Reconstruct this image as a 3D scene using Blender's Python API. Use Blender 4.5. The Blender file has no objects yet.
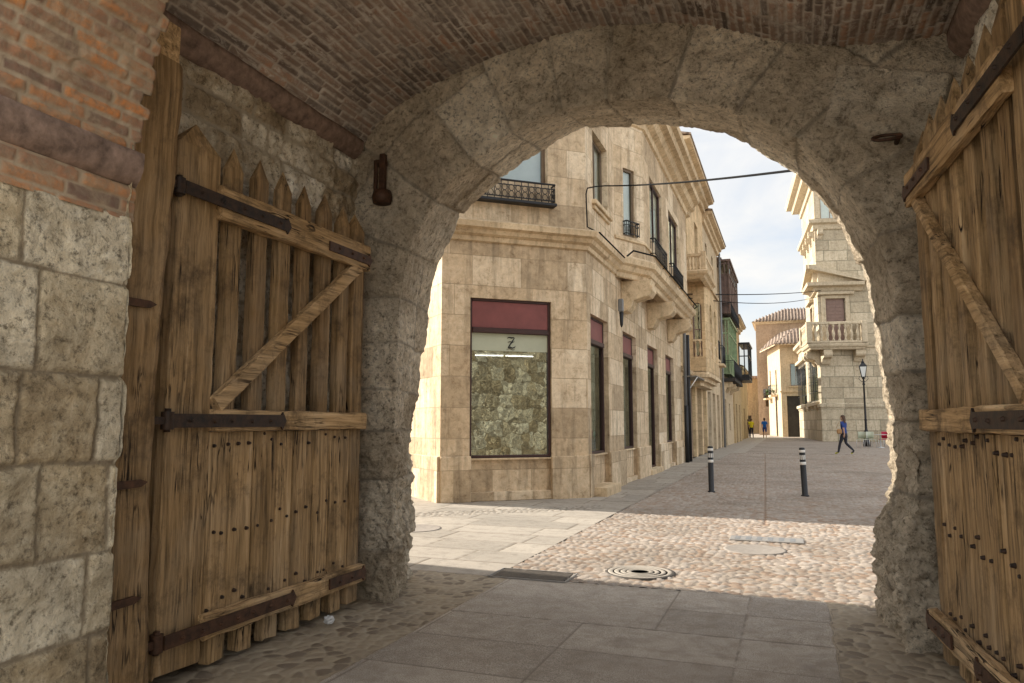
import bpy, math, random
import numpy as np
from mathutils import Vector, Matrix

random.seed(7)
RNG = np.random.RandomState(11)
SC = bpy.context.scene
COL = SC.collection
R = math.radians
PI = math.pi

# ------------------------------------------------------------------ camera, sky, sun
F_PX = 740.0
PITCH = math.atan(81 / F_PX)
YAW = math.atan(278 * math.cos(PITCH) / F_PX)
cam_d = bpy.data.cameras.new('camera')
cam_d.sensor_width = 36.0
cam_d.lens = 36.0 * F_PX / 1024
cam_d.clip_start = 0.05
cam_d.clip_end = 2000
cam = bpy.data.objects.new('camera', cam_d)
COL.objects.link(cam)
cam.location = (0, 0, 1.4)
cam.rotation_euler = (PI / 2 + PITCH, 0, YAW)
SC.camera = cam

SUN_EL = R(29)
SUN_TO = Vector((-1.0, 0.075, 0)).normalized() * math.cos(SUN_EL) + Vector((0, 0, math.sin(SUN_EL)))
world = bpy.data.worlds.new('World')
SC.world = world
world.use_nodes = True
wt = world.node_tree
wt.nodes.clear()
w_out = wt.nodes.new('ShaderNodeOutputWorld')
w_bg = wt.nodes.new('ShaderNodeBackground')
w_sky = wt.nodes.new('ShaderNodeTexSky')
w_sky.sky_type = 'NISHITA'
w_sky.sun_disc = False
w_sky.sun_elevation = SUN_EL
w_sky.sun_rotation = math.atan2(SUN_TO.x, SUN_TO.y)
w_tc = wt.nodes.new('ShaderNodeTexCoord')
w_map = wt.nodes.new('ShaderNodeMapping')
w_map.inputs['Scale'].default_value = (1.0, 1.0, 3.2)
w_map.inputs['Location'].default_value = (0.35, 0.1, 0.2)
w_no = wt.nodes.new('ShaderNodeTexNoise')
w_no.inputs['Scale'].default_value = 2.1
w_no.inputs['Detail'].default_value = 7
w_no.inputs['Roughness'].default_value = 0.55
w_no.inputs['Distortion'].default_value = 0.4
w_r = wt.nodes.new('ShaderNodeValToRGB')
w_r.color_ramp.elements[0].position = 0.30
w_r.color_ramp.elements[0].color = (0.7, 0.7, 0.7, 1)
w_r.color_ramp.elements[1].position = 0.62
w_r.color_ramp.elements[1].color = (1, 1, 1, 1)
w_cl = wt.nodes.new('ShaderNodeValToRGB')
w_cl.color_ramp.elements[0].position = 0.42
w_cl.color_ramp.elements[0].color = (2.4, 2.44, 2.5, 1)
w_cl.color_ramp.elements[1].position = 0.62
w_cl.color_ramp.elements[1].color = (3.6, 3.54, 3.4, 1)
w_mix = wt.nodes.new('ShaderNodeMix')
w_mix.data_type = 'RGBA'
L = wt.links.new
L(w_tc.outputs['Generated'], w_map.inputs['Vector'])
L(w_map.outputs[0], w_no.inputs['Vector'])
L(w_no.outputs['Fac'], w_r.inputs[0])
L(w_no.outputs['Fac'], w_cl.inputs[0])
L(w_r.outputs[0], w_mix.inputs['Factor'])
L(w_sky.outputs[0], w_mix.inputs['A'])
# added gradient: clouds dimmed ahead, brightened behind the viewer to light the passage
w_sx = wt.nodes.new('ShaderNodeSeparateXYZ')
w_gr = wt.nodes.new('ShaderNodeMapRange')
w_gr.inputs['From Min'].default_value = -1.0
w_gr.inputs['From Max'].default_value = 1.0
w_gr.inputs['To Min'].default_value = 1.45
w_gr.inputs['To Max'].default_value = 0.66
w_mu = wt.nodes.new('ShaderNodeMix')
w_mu.data_type = 'RGBA'
w_mu.blend_type = 'MULTIPLY'
w_mu.inputs['Factor'].default_value = 1.0
L(w_tc.outputs['Generated'], w_sx.inputs[0])
L(w_sx.outputs['Y'], w_gr.inputs['Value'])
L(w_cl.outputs[0], w_mu.inputs['A'])
L(w_gr.outputs[0], w_mu.inputs['B'])
L(w_mu.outputs['Result'], w_mix.inputs['B'])
L(w_mix.outputs['Result'], w_bg.inputs['Color'])
w_bg.inputs['Strength'].default_value = 0.080
L(w_bg.outputs[0], w_out.inputs[0])

sun_d = bpy.data.lights.new('sun', 'SUN')
sun_d.energy = 1.85
sun_d.angle = R(0.6)
sun_d.color = (1.0, 0.93, 0.82)
sun = bpy.data.objects.new('sun', sun_d)
COL.objects.link(sun)
sun.rotation_euler = SUN_TO.to_track_quat('Z', 'Y').to_euler()
sun.location = (-20, 0, 30)

SC.view_settings.view_transform = 'Standard'
SC.view_settings.look = 'None'
SC.view_settings.gamma = 1
SC.view_settings.exposure = 2.42
SC.render.engine = 'CYCLES'
SC.cycles.max_bounces = 10
SC.cycles.diffuse_bounces = 6
SC.cycles.transparent_max_bounces = 8
SC.cycles.use_denoising = True


# ------------------------------------------------------------------ numpy noise
def _h(ix, iy, iz, s):
    n = (ix.astype(np.int64) * 374761393 + iy.astype(np.int64) * 668265263 + iz.astype(np.int64) * 2147483647 + s * 1274126177) & 0xffffffff
    n = ((n ^ (n >> 13)) * 1274126177) & 0xffffffff
    n = (n ^ (n >> 16)) & 0xffffffff
    return n / 4294967295.0


def vnoise(P, s=0):
    P = np.asarray(P, float)
    I = np.floor(P)
    f = P - I
    f = f * f * (3 - 2 * f)
    x, y, z = I[..., 0], I[..., 1], I[..., 2]
    r = 0
    for dx in (0, 1):
        wx = f[..., 0] if dx else 1 - f[..., 0]
        for dy in (0, 1):
            wy = f[..., 1] if dy else 1 - f[..., 1]
            for dz in (0, 1):
                wz = f[..., 2] if dz else 1 - f[..., 2]
                r = r + wx * wy * wz * _h(x + dx, y + dy, z + dz, s)
    return r * 2 - 1


def fbm(P, octv=4, s=0, gain=0.5):
    P = np.asarray(P, float)
    r, a, t = 0, 1.0, 0
    for o in range(octv):
        r = r + a * vnoise(P * 2 ** o + 17.3 * o, s + o)
        t += a
        a *= gain
    return r / t


def sstep(a, b, x):
    t = np.clip((x - a) / (b - a), 0, 1)
    return t * t * (3 - 2 * t)


def p3(u, v, w=0.0):
    return np.stack([u, v, np.zeros_like(u) + w], -1)


def layout(u, v, rows, cuts_fn, seed=0):
    """courses of blocks: distance to the nearest joint and a random tone per block"""
    rows = np.asarray(rows, float)
    ri = np.clip(np.searchsorted(rows, v) - 1, 0, len(rows) - 2)
    dv = np.minimum(v - rows[ri], rows[ri + 1] - v)
    du = np.full(u.shape, 9.0)
    idc = np.zeros(u.shape, int)
    for r in np.unique(ri):
        cuts = np.asarray(cuts_fn(int(r)), float)
        m = ri == r
        uu = u[m]
        ci = np.clip(np.searchsorted(cuts, uu) - 1, 0, len(cuts) - 2)
        du[m] = np.minimum(uu - cuts[ci], cuts[ci + 1] - uu)
        idc[m] = ci
    tone = _h(ri.astype(float), idc.astype(float), ri * 0.0, seed)
    tone2 = _h(ri.astype(float), idc.astype(float), ri * 0.0, seed + 77)
    return np.minimum(du, dv), tone, tone2


def rand_cuts(a, b, lo, hi, seed):
    cache = {}

    def f(r):
        if r not in cache:
            rr = random.Random(seed * 1000 + r)
            c = [a - rr.uniform(0, hi)]
            while c[-1] < b:
                c.append(c[-1] + rr.uniform(lo, hi))
            cache[r] = c
        return cache[r]
    return f


def voro(u, v, cell, seed, jit=0.85, stretch=1.0):
    """2-d voronoi: F2-F1 border distance and a cell tone"""
    a, b = u / cell / stretch, v / cell
    ia, ib = np.floor(a), np.floor(b)
    d1 = np.full(u.shape, 9.0)
    d2 = np.full(u.shape, 9.0)
    t = np.zeros(u.shape)
    for da in (-1, 0, 1):
        for db in (-1, 0, 1):
            ca, cb = ia + da, ib + db
            z = np.zeros_like(ca)
            sx = ca + 0.5 + (_h(ca, cb, z, seed) - 0.5) * jit
            sy = cb + 0.5 + (_h(ca, cb, z, seed + 5) - 0.5) * jit
            d = np.hypot(a - sx, b - sy)
            tt = _h(ca, cb, z, seed + 9)
            closer = d < d1
            d2 = np.where(closer, d1, np.minimum(d2, d))
            t = np.where(closer, tt, t)
            d1 = np.where(closer, d, d1)
    return (d2 - d1) * cell, t, d1


# ------------------------------------------------------------------ object helpers
def tag(o, label=None, cat=None, group=None, kind=None):
    if label:
        o['label'] = label
    if cat:
        o['category'] = cat
    if group:
        o['group'] = group
    if kind:
        o['kind'] = kind
    return o


def empty(name, loc=(0, 0, 0), rz=0.0, parent=None, **k):
    o = bpy.data.objects.new(name, None)
    o.empty_display_size = 0.2
    COL.objects.link(o)
    o.location = loc
    o.rotation_euler = (0, 0, rz)
    o.parent = parent
    tag(o, **k)
    return o


def copy_tree(o, parent=None):
    c = o.copy()
    COL.objects.link(c)
    c.parent = parent
    for ch in list(o.children):
        copy_tree(ch, c)
    return c


def sheet(name, P, mat, attrs=None, parent=None, flip=False, closed_u=False):
    """P (nu,nv,3) -> a smooth grid mesh with float point attributes"""
    nu, nv = P.shape[:2]
    me = bpy.data.meshes.new(name)
    V = np.ascontiguousarray(P.reshape(-1, 3), dtype=np.float32)
    i = np.arange(nu - 1)[:, None] * nv + np.arange(nv - 1)[None, :]
    q = np.stack([i, i + 1, i + nv + 1, i + nv], -1).reshape(-1, 4)
    if flip:
        q = q[:, ::-1]
    q = np.ascontiguousarray(q, dtype=np.int32)
    me.vertices.add(len(V))
    me.vertices.foreach_set('co', V.ravel())
    me.loops.add(q.size)
    me.loops.foreach_set('vertex_index', q.ravel())
    me.polygons.add(len(q))
    me.polygons.foreach_set('loop_start', np.arange(0, q.size, 4, dtype=np.int32))
    me.polygons.foreach_set('loop_total', np.full(len(q), 4, dtype=np.int32))
    me.polygons.foreach_set('use_smooth', np.ones(len(q), dtype=bool))
    me.update(calc_edges=True)
    for k, a in (attrs or {}).items():
        at = me.attributes.new(k, 'FLOAT', 'POINT')
        at.data.foreach_set('value', np.ascontiguousarray(a.reshape(-1), dtype=np.float32))
    me.materials.append(mat)
    o = bpy.data.objects.new(name, me)
    COL.objects.link(o)
    o.parent = parent
    return o


class MB:
    def __init__(self):
        self.v, self.f, self.m, self.t, self.s = [], [], [], [], []
        self.mats = []

    def mi(self, mat):
        if mat not in self.mats:
            self.mats.append(mat)
        return self.mats.index(mat)

    def add(self, vs, fs, mat, tone=None, smooth=False, M=None):
        b = len(self.v)
        if M is not None:
            vs = [M @ Vector(p) for p in vs]
        self.v += [tuple(p) for p in vs]
        t = random.random() if tone is None else tone
        k = self.mi(mat)
        for f in fs:
            self.f.append([b + i for i in f])
            self.m.append(k)
            self.t.append(t)
            self.s.append(smooth)
        return self

    def box(self, x0, x1, y0, y1, z0, z1, mat, tone=None, M=None, bev=0.0):
        if x0 > x1: x0, x1 = x1, x0
        if y0 > y1: y0, y1 = y1, y0
        if z0 > z1: z0, z1 = z1, z0
        if bev <= 0:
            vs = [(x, y, z) for z in (z0, z1) for y in (y0, y1) for x in (x0, x1)]
            fs = [(0, 2, 3, 1), (4, 5, 7, 6), (0, 1, 5, 4), (2, 6, 7, 3), (0, 4, 6, 2), (1, 3, 7, 5)]
            return self.add(vs, fs, mat, tone, False, M)
        b = min(bev, (x1 - x0) * .45, (y1 - y0) * .45, (z1 - z0) * .45)
        vs, fs = [], []
        c = [(x0, x1), (y0, y1), (z0, z1)]
        idx = {}
        for sx in (0, 1):
            for sy in (0, 1):
                for sz in (0, 1):
                    s = (sx, sy, sz)
                    for ax in range(3):
                        p = [c[k][s[k]] + (0 if k == ax else (b if s[k] == 0 else -b)) for k in range(3)]
                        idx[(s, ax)] = len(vs)
                        vs.append(tuple(p))
                    fs.append([idx[(s, 0)], idx[(s, 1)], idx[(s, 2)]] if (sx + sy + sz) % 2 else [idx[(s, 0)], idx[(s, 2)], idx[(s, 1)]])
        for ax in range(3):
            o1, o2 = (ax + 1) % 3, (ax + 2) % 3
            for sv in (0, 1):
                ring = []
                for (a, bb) in ((0, 0), (1, 0), (1, 1), (0, 1)):
                    s = [0, 0, 0]
                    s[ax], s[o1], s[o2] = sv, a, bb
                    ring.append(idx[(tuple(s), ax)])
                fs.append(ring if sv else ring[::-1])
            # edge chamfers running along ax
            for (a, bb) in ((0, 0), (1, 0), (1, 1), (0, 1)):
                s0, s1 = [0, 0, 0], [0, 0, 0]
                s0[ax], s1[ax] = 0, 1
                s0[o1] = s1[o1] = a
                s0[o2] = s1[o2] = bb
                s0, s1 = tuple(s0), tuple(s1)
                qd = [idx[(s0, o1)], idx[(s1, o1)], idx[(s1, o2)], idx[(s0, o2)]]
                fs.append(qd if a != bb else qd[::-1])
        return self.add(vs, fs, mat, tone, False, M)

    def prism(self, pts, a, b, axis, mat, tone=None, M=None, smooth=False):
        """polygon pts extruded between a and b on axis"""
        n = len(pts)

        def mk(p, w):
            return {'x': (w, p[0], p[1]), 'y': (p[0], w, p[1]), 'z': (p[0], p[1], w)}[axis]
        vs = [mk(p, a) for p in pts] + [mk(p, b) for p in pts]
        fs = [list(range(n))[::-1], list(range(n, 2 * n))]
        fs += [[i, (i + 1) % n, n + (i + 1) % n, n + i] for i in range(n)]
        return self.add(vs, fs, mat, tone, smooth, M)

    def cyl(self, p0, p1, r0, mat, r1=None, n=12, tone=None, M=None, smooth=True, caps=True):
        r1 = r0 if r1 is None else r1
        p0, p1 = Vector(p0), Vector(p1)
        d = (p1 - p0).normalized()
        a = d.orthogonal().normalized()
        b = d.cross(a)
        vs = []
        for p, r in ((p0, r0), (p1, r1)):
            for i in range(n):
                t = 2 * PI * i / n
                vs.append(p + (a * math.cos(t) + b * math.sin(t)) * r)
        t = random.random() if tone is None else tone
        self.add(vs, [[i, (i + 1) % n, n + (i + 1) % n, n + i] for i in range(n)], mat, t, smooth, M)
        if caps:
            self.add(vs, [list(range(n))[::-1], list(range(n, 2 * n))], mat, t, False, M)
        return self

    def tube(self, pts, r, mat, n=8, tone=None, M=None):
        pts = [Vector(p) for p in pts]
        vs, fs = [], []
        up = None
        for i, p in enumerate(pts):
            d = (pts[min(i + 1, len(pts) - 1)] - pts[max(i - 1, 0)]).normalized()
            if up is None:
                up = d.orthogonal().normalized()
            a = (up - d * up.dot(d)).normalized()
            up = a
            b = d.cross(a)
            rr = r[i] if isinstance(r, (list, tuple)) else r
            for k in range(n):
                t = 2 * PI * k / n
                vs.append(p + (a * math.cos(t) + b * math.sin(t)) * rr)
        for i in range(len(pts) - 1):
            for k in range(n):
                fs.append([i * n + k, i * n + (k + 1) % n, (i + 1) * n + (k + 1) % n, (i + 1) * n + k])
        fs.append(list(range(n))[::-1])
        fs.append([(len(pts) - 1) * n + k for k in range(n)])
        return self.add(vs, fs, mat, tone, True, M)

    def lathe(self, prof, mat, c=(0, 0, 0), n=16, tone=None, M=None):
        vs, fs = [], []
        for (r, z) in prof:
            for k in range(n):
                t = 2 * PI * k / n
                vs.append((c[0] + r * math.cos(t), c[1] + r * math.sin(t), c[2] + z))
        m = len(prof)
        for i in range(m - 1):
            for k in range(n):
                fs.append([i * n + k, i * n + (k + 1) % n, (i + 1) * n + (k + 1) % n, (i + 1) * n + k])
        fs.append(list(range(n))[::-1])
        fs.append([(m - 1) * n + k for k in range(n)])
        return self.add(vs, fs, mat, tone, True, M)

    def sweep(self, path, prof, mat, side=1, tone=None, ends=True):
        """moulding: plan path [(x,y)], profile [(out,z)], offset to the right (side=1) of travel"""
        n = len(path)
        vs, fs = [], []
        P = [Vector(p) for p in path]
        for i in range(n):
            d0 = (P[i] - P[i - 1]).normalized() if i > 0 else (P[1] - P[0]).normalized()
            d1 = (P[i + 1] - P[i]).normalized() if i < n - 1 else d0
            n0 = Vector((d0.y, -d0.x)) * side
            n1 = Vector((d1.y, -d1.x)) * side
            m = (n0 + n1)
            m = m / max(m.length, 1e-6)
            m = m / max(m.dot(n0), 0.3)
            for (o, z) in prof:
                q = P[i] + m * o
                vs.append((q.x, q.y, z))
        k = len(prof)
        for i in range(n - 1):
            for j in range(k - 1):
                q = [i * k + j, (i + 1) * k + j, (i + 1) * k + j + 1, i * k + j + 1]
                fs.append(q if side > 0 else q[::-1])
        if ends:
            fs.append(list(range(k)))
            fs.append([(n - 1) * k + j for j in range(k)][::-1])
        return self.add(vs, fs, mat, tone)

    def wall(self, p0, p1, z0, z1, holes, mat, depth=0.25, rmat=None, tone=0.5):
        """upright wall face from p0 to p1 (outside on the right of travel), holes (u0,u1,z0,z1), reveals of depth"""
        p0, p1 = Vector(p0), Vector(p1)
        d = (p1 - p0)
        Lr = d.length
        d.normalize()
        nin = Vector((-d.y, d.x))
        us = sorted({0.0, Lr} | {min(max(h[k], 0), Lr) for h in holes for k in (0, 1)})
        zs = sorted({z0, z1} | {h[k] for h in holes for k in (2, 3)})
        rmat = rmat or mat

        def pt(u, z, w=0.0):
            q = p0 + d * u + nin * w
            return (q.x, q.y, z)
        vs, fs = [], []
        for a, b in zip(us[:-1], us[1:]):
            for c, e in zip(zs[:-1], zs[1:]):
                cu, cz = (a + b) / 2, (c + e) / 2
                if any(h[0] < cu < h[1] and h[2] < cz < h[3] for h in holes):
                    continue
                k = len(vs)
                vs += [pt(a, c), pt(b, c), pt(b, e), pt(a, e)]
                fs.append([k, k + 1, k + 2, k + 3])
        self.add(vs, fs, mat, tone)
        for h in holes:
            dd = h[4] if len(h) > 4 else depth
            a, b, c, e = h[:4]
            vs = [pt(a, c), pt(b, c), pt(b, e), pt(a, e), pt(a, c, dd), pt(b, c, dd), pt(b, e, dd), pt(a, e, dd)]
            self.add(vs, [[0, 1, 5, 4], [1, 2, 6, 5], [2, 3, 7, 6], [3, 0, 4, 7]], rmat, tone)
        return self

    def build(self, name, parent=None, bevel=0.0, loc=None, rz=0.0, **k):
        me = bpy.data.meshes.new(name)
        me.from_pydata(self.v, [], self.f)
        for m in self.mats:
            me.materials.append(m)
        me.polygons.foreach_set('material_index', self.m)
        me.polygons.foreach_set('use_smooth', self.s)
        me.update()
        at = me.attributes.new('tone', 'FLOAT', 'FACE')
        at.data.foreach_set('value', self.t)
        # box-projected metre UVs
        uv = me.uv_layers.new(name='uv')
        nl = len(me.loops)
        vi = np.zeros(nl, np.int32)
        me.loops.foreach_get('vertex_index', vi)
        co = np.array(self.v, float)[vi]
        npg = len(me.polygons)
        nn = np.zeros(npg * 3)
        me.polygons.foreach_get('normal', nn)
        lt = np.zeros(npg, np.int32)
        me.polygons.foreach_get('loop_total', lt)
        N = np.repeat(nn.reshape(-1, 3), lt, axis=0)
        hl = np.hypot(N[:, 0], N[:, 1]) + 1e-9
        tx, ty = -N[:, 1] / hl, N[:, 0] / hl
        flat = np.abs(N[:, 2]) > 0.75
        U = np.where(flat, co[:, 0], co[:, 0] * tx + co[:, 1] * ty)
        Vv = np.where(flat, co[:, 1], co[:, 2])
        uv.data.foreach_set('uv', np.stack([U, Vv], -1).astype(np.float32).ravel())
        o = bpy.data.objects.new(name, me)
        COL.objects.link(o)
        o.parent = parent
        if loc is not None:
            o.location = loc
        o.rotation_euler = (0, 0, rz)
        if bevel > 0:
            b = o.modifiers.new('bevel', 'BEVEL')
            b.width = bevel
            b.segments = 2
            b.limit_method = 'ANGLE'
            b.angle_limit = R(40)
        tag(o, **k)
        return o


# ------------------------------------------------------------------ materials
class NT:
    def __init__(self, name):
        self.m = bpy.data.materials.new(name)
        self.m.use_nodes = True
        self.t = self.m.node_tree
        self.t.nodes.clear()
        self.out = self.t.nodes.new('ShaderNodeOutputMaterial')
        self.b = self.t.nodes.new('ShaderNodeBsdfPrincipled')
        self.t.links.new(self.b.outputs[0], self.out.inputs[0])

    def n(self, typ, **k):
        nd = self.t.nodes.new('ShaderNode' + typ)
        for a, v in k.items():
            if a.startswith('_'):
                setattr(nd, a[1:], v)
            else:
                self.set(nd.inputs[a.replace('__', ' ')], v)
        return nd

    def set(self, s, v):
        if isinstance(v, bpy.types.NodeSocket):
            self.t.links.new(v, s)
        elif isinstance(v, (tuple, list)) and len(v) == 3 and s.type == 'RGBA':
            s.default_value = (*v, 1)
        else:
            s.default_value = v

    def noise(self, vec, scale, detail=5, rough=0.6, dist=0.0):
        nd = self.n('TexNoise', Scale=scale, Detail=detail, Roughness=rough, Distortion=dist)
        self.set(nd.inputs['Vector'], vec)
        return nd.outputs['Fac']

    def ramp(self, fac, stops, interp='LINEAR'):
        nd = self.n('ValToRGB')
        nd.color_ramp.interpolation = interp
        e = nd.color_ramp.elements
        while len(e) < len(stops):
            e.new(0.5)
        for i, (p, c) in enumerate(stops):
            e[i].position = p
            e[i].color = (*c, 1) if isinstance(c, (tuple, list)) else (c, c, c, 1)
        self.set(nd.inputs[0], fac)
        return nd.outputs[0]

    def mix(self, fac, a, b, mode='MIX'):
        nd = self.n('Mix')
        nd.data_type = 'RGBA'
        nd.blend_type = mode
        self.set(nd.inputs['Factor'], fac)
        self.set(nd.inputs['A'], a)
        self.set(nd.inputs['B'], b)
        return nd.outputs['Result']

    def math(self, op, a, b=0.0, clamp=False):
        nd = self.n('Math')
        nd.operation = op
        nd.use_clamp = clamp
        self.set(nd.inputs[0], a)
        self.set(nd.inputs[1], b)
        return nd.outputs[0]

    def attr(self, name):
        nd = self.n('Attribute')
        nd.attribute_name = name
        return nd.outputs['Fac']

    def obj(self, scale=None):
        o = self.n('TexCoord').outputs['Object']
        if scale:
            m = self.n('Mapping')
            self.set(m.inputs['Vector'], o)
            m.inputs['Scale'].default_value = scale
            return m.outputs[0]
        return o

    def uv(self, scale=None, rot=0.0):
        o = self.n('TexCoord').outputs['UV']
        if scale or rot:
            m = self.n('Mapping')
            self.set(m.inputs['Vector'], o)
            m.inputs['Scale'].default_value = scale or (1, 1, 1)
            m.inputs['Rotation'].default_value = (0, 0, rot)
            return m.outputs[0]
        return o

    def bump(self, h, strength=0.3, dist=0.02, prev=None):
        nd = self.n('Bump', Strength=strength, Distance=dist)
        self.set(nd.inputs['Height'], h)
        if prev is not None:
            self.set(nd.inputs['Normal'], prev)
        return nd.outputs[0]

    def fin(self, color, rough=0.85, normal=None, metallic=0.0, spec=0.3):
        self.set(self.b.inputs['Base Color'], color)
        self.set(self.b.inputs['Roughness'], rough)
        self.set(self.b.inputs['Metallic'], metallic)
        self.set(self.b.inputs['Specular IOR Level'], spec)
        if normal is not None:
            self.set(self.b.inputs['Normal'], normal)
        return self.m


def m_rubble(name, stops, mortar, pit=0.5, sc=1.0, bump=0.5, tw=0.52):
    """rough natural stone: tone and mort come with the mesh"""
    t = NT(name)
    o = t.obj()
    n1 = t.noise(o, 2.3 * sc, 7, 0.68, 0.3)
    n2 = t.noise(o, 11 * sc, 6, 0.7)
    n3 = t.noise(o, 55 * sc, 4, 0.7)
    f = t.math('MULTIPLY_ADD', t.attr('tone'), tw)
    base_off = (0.52 - tw) * 0.5
    t.set(f.node.inputs[2], t.math('ADD', t.math('MULTIPLY', n1, 0.55), base_off))
    f = t.math('ADD', f, t.math('MULTIPLY', t.math('SUBTRACT', n2, 0.5), 0.75))
    c = t.ramp(f, stops)
    c = t.mix(t.ramp(n2, [(0.60, 0.0), (0.78, 0.55)]), c, (0.66, 0.60, 0.47))
    c = t.mix(t.math('MULTIPLY', t.ramp(t.noise(o, 28 * sc, 6, 0.8), [(0.36, 1.0), (0.49, 0.0)]), pit), c, (0.055, 0.042, 0.028))
    c = t.mix(t.ramp(t.noise(o, 1.1, 5, 0.6), [(0.36, 0.45), (0.60, 0.0)]), c, (0.22, 0.175, 0.12), 'MIX')
    n4 = t.noise(o, 7.0 * sc, 9, 0.82, 0.5)
    c = t.mix(1.0, c, t.ramp(n4, [(0.33, (0.45, 0.40, 0.34)), (0.44, (1.0, 0.98, 0.94)), (0.62, (1.4, 1.38, 1.34))]), 'MULTIPLY')
    mm = t.attr('mort')
    mc = t.mix(n2, mortar, tuple(x * 0.55 for x in mortar))
    c = t.mix(mm, c, mc)
    h = t.math('ADD', t.math('ADD', n2, t.math('MULTIPLY', n4, 1.2)), t.math('MULTIPLY', n3, 0.45))
    return t.fin(c, 0.92, t.bump(h, bump, 0.045), spec=0.15)


def m_brick(name, dark=1.0):
    t = NT(name)
    o = t.obj()
    n1 = t.noise(o, 3.0, 6, 0.65, 0.4)
    n2 = t.noise(o, 26, 5, 0.7)
    f = t.math('ADD', t.math('MULTIPLY', t.attr('tone'), 0.75), t.math('MULTIPLY', t.math('SUBTRACT', n1, 0.5), 0.9))
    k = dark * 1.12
    c = t.ramp(f, [(0.0, (0.16 * k, 0.10 * k, 0.075 * k)), (0.3, (0.29 * k, 0.155 * k, 0.09 * k)), (0.62, (0.40 * k, 0.19 * k, 0.085 * k)),
                   (0.84, (0.50 * k, 0.19 * k, 0.055 * k)), (1.0, (0.42 * k, 0.30 * k, 0.20 * k))])
    c = t.mix(t.ramp(n2, [(0.35, 0.7), (0.6, 0.0)]), c, (0.22, 0.17, 0.12))
    c = t.mix(t.ramp(t.noise(o, 5.5, 7, 0.75, 0.4), [(0.46, 0.0), (0.62, 0.8 if dark == 1 else 0.5)]), c, (0.33, 0.25, 0.165))
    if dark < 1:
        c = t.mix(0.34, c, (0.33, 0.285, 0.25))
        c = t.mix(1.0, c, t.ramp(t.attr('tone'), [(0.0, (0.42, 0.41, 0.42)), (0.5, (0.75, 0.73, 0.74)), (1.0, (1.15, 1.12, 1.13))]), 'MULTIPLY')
        # lime bloom and soot on the old vault
        c = t.mix(t.ramp(t.noise(o, 1.7, 7, 0.72, 0.5), [(0.48, 0.0), (0.66, 0.75)]), c, (0.40, 0.345, 0.295))
        c = t.mix(t.ramp(t.noise(t.obj((14, 3.5, 14)), 1.0, 7, 0.8, 0.4), [(0.52, 0.0), (0.64, 0.85)]), c, (0.62, 0.57, 0.50))
        c = t.mix(t.ramp(t.noise(o, 9, 6, 0.75, 0.3), [(0.58, 0.0), (0.68, 0.7)]), c, (0.6, 0.55, 0.47))
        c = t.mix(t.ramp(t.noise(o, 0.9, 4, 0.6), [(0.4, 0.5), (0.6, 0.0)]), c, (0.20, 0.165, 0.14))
    mc = t.ramp(n1, [(0.3, (0.27, 0.20, 0.13)), (0.7, (0.42, 0.34, 0.24))] if dark == 1 else [(0.3, (0.30, 0.25, 0.20)), (0.7, (0.55, 0.49, 0.42))])
    c = t.mix(t.attr('mort'), c, mc)
    return t.fin(c, 0.93, t.bump(n2, 0.55, 0.015), spec=0.12)


def m_wood(name, axis, light=1.0, cols=None):
    t = NT(name)
    s = {'z': (26, 26, 1.3), 'x': (1.3, 26, 26)}[axis]
    s2 = {'z': (70, 70, 3.5), 'x': (3.5, 70, 70)}[axis]
    toff = t.math('MULTIPLY', t.attr('tone'), 37.0)

    def vec(sc):
        a = t.n('VectorMath')
        a.operation = 'ADD'
        t.set(a.inputs[0], t.obj(sc))
        t.set(a.inputs[1], toff)
        return a.outputs[0]
    v1 = vec(s)
    g1 = t.noise(v1, 1.0, 6, 0.65, 0.6)
    g2 = t.noise(vec(s2), 1.0, 3, 0.6, 0.2)
    big = t.noise(t.obj(), 1.6, 5, 0.6, 0.4)
    k = light * 1.48
    c = t.ramp(g1, [(0.22, (0.048 * k, 0.028 * k, 0.013 * k)), (0.42, (0.165 * k, 0.102 * k, 0.045 * k)), (0.58, (0.26 * k, 0.165 * k, 0.078 * k)), (0.80, (0.38 * k, 0.275 * k, 0.16 * k))])
    tn = t.ramp(t.attr('tone'), [(0.0, (0.66, 0.63, 0.60)), (0.5, (0.9, 0.9, 0.9)), (1.0, (1.22, 1.25, 1.3))])
    c = t.mix(1.0, c, tn, 'MULTIPLY')
    c = t.mix(t.ramp(big, [(0.45, 0.0), (0.75, 0.35)]), c, (0.24 * k, 0.205 * k, 0.155 * k))
    c = t.mix(t.ramp(t.noise(t.obj(), 3.3, 7, 0.75), [(0.32, 0.8), (0.49, 0.0)]), c, (0.075, 0.048, 0.026))
    c = t.mix(t.ramp(t.noise(vec(tuple(x * 1.6 for x in s)), 1.0, 5, 0.75, 0.3), [(0.36, 0.65), (0.48, 0.0)]), c, (0.07, 0.045, 0.022))
    # long drying cracks
    cr = t.ramp(t.noise(vec(tuple(x * 0.75 for x in s)), 1.0, 2, 0.5, 0.8), [(0.485, 0.0), (0.497, 1.0), (0.505, 1.0), (0.517, 0.0)])
    cr = t.math('MULTIPLY', cr, t.ramp(t.noise(t.obj(), 2.2, 3, 0.5), [(0.5, 0.0), (0.58, 1.0)]))
    c = t.mix(cr, c, (0.018, 0.011, 0.006))
    h = t.math('ADD', t.math('MULTIPLY', g1, 0.9), t.math('MULTIPLY', g2, 0.5))
    h = t.math('SUBTRACT', h, t.math('MULTIPLY', cr, 1.5))
    return t.fin(c, 0.82, t.bump(h, 0.75, 0.012), spec=0.2)


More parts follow.
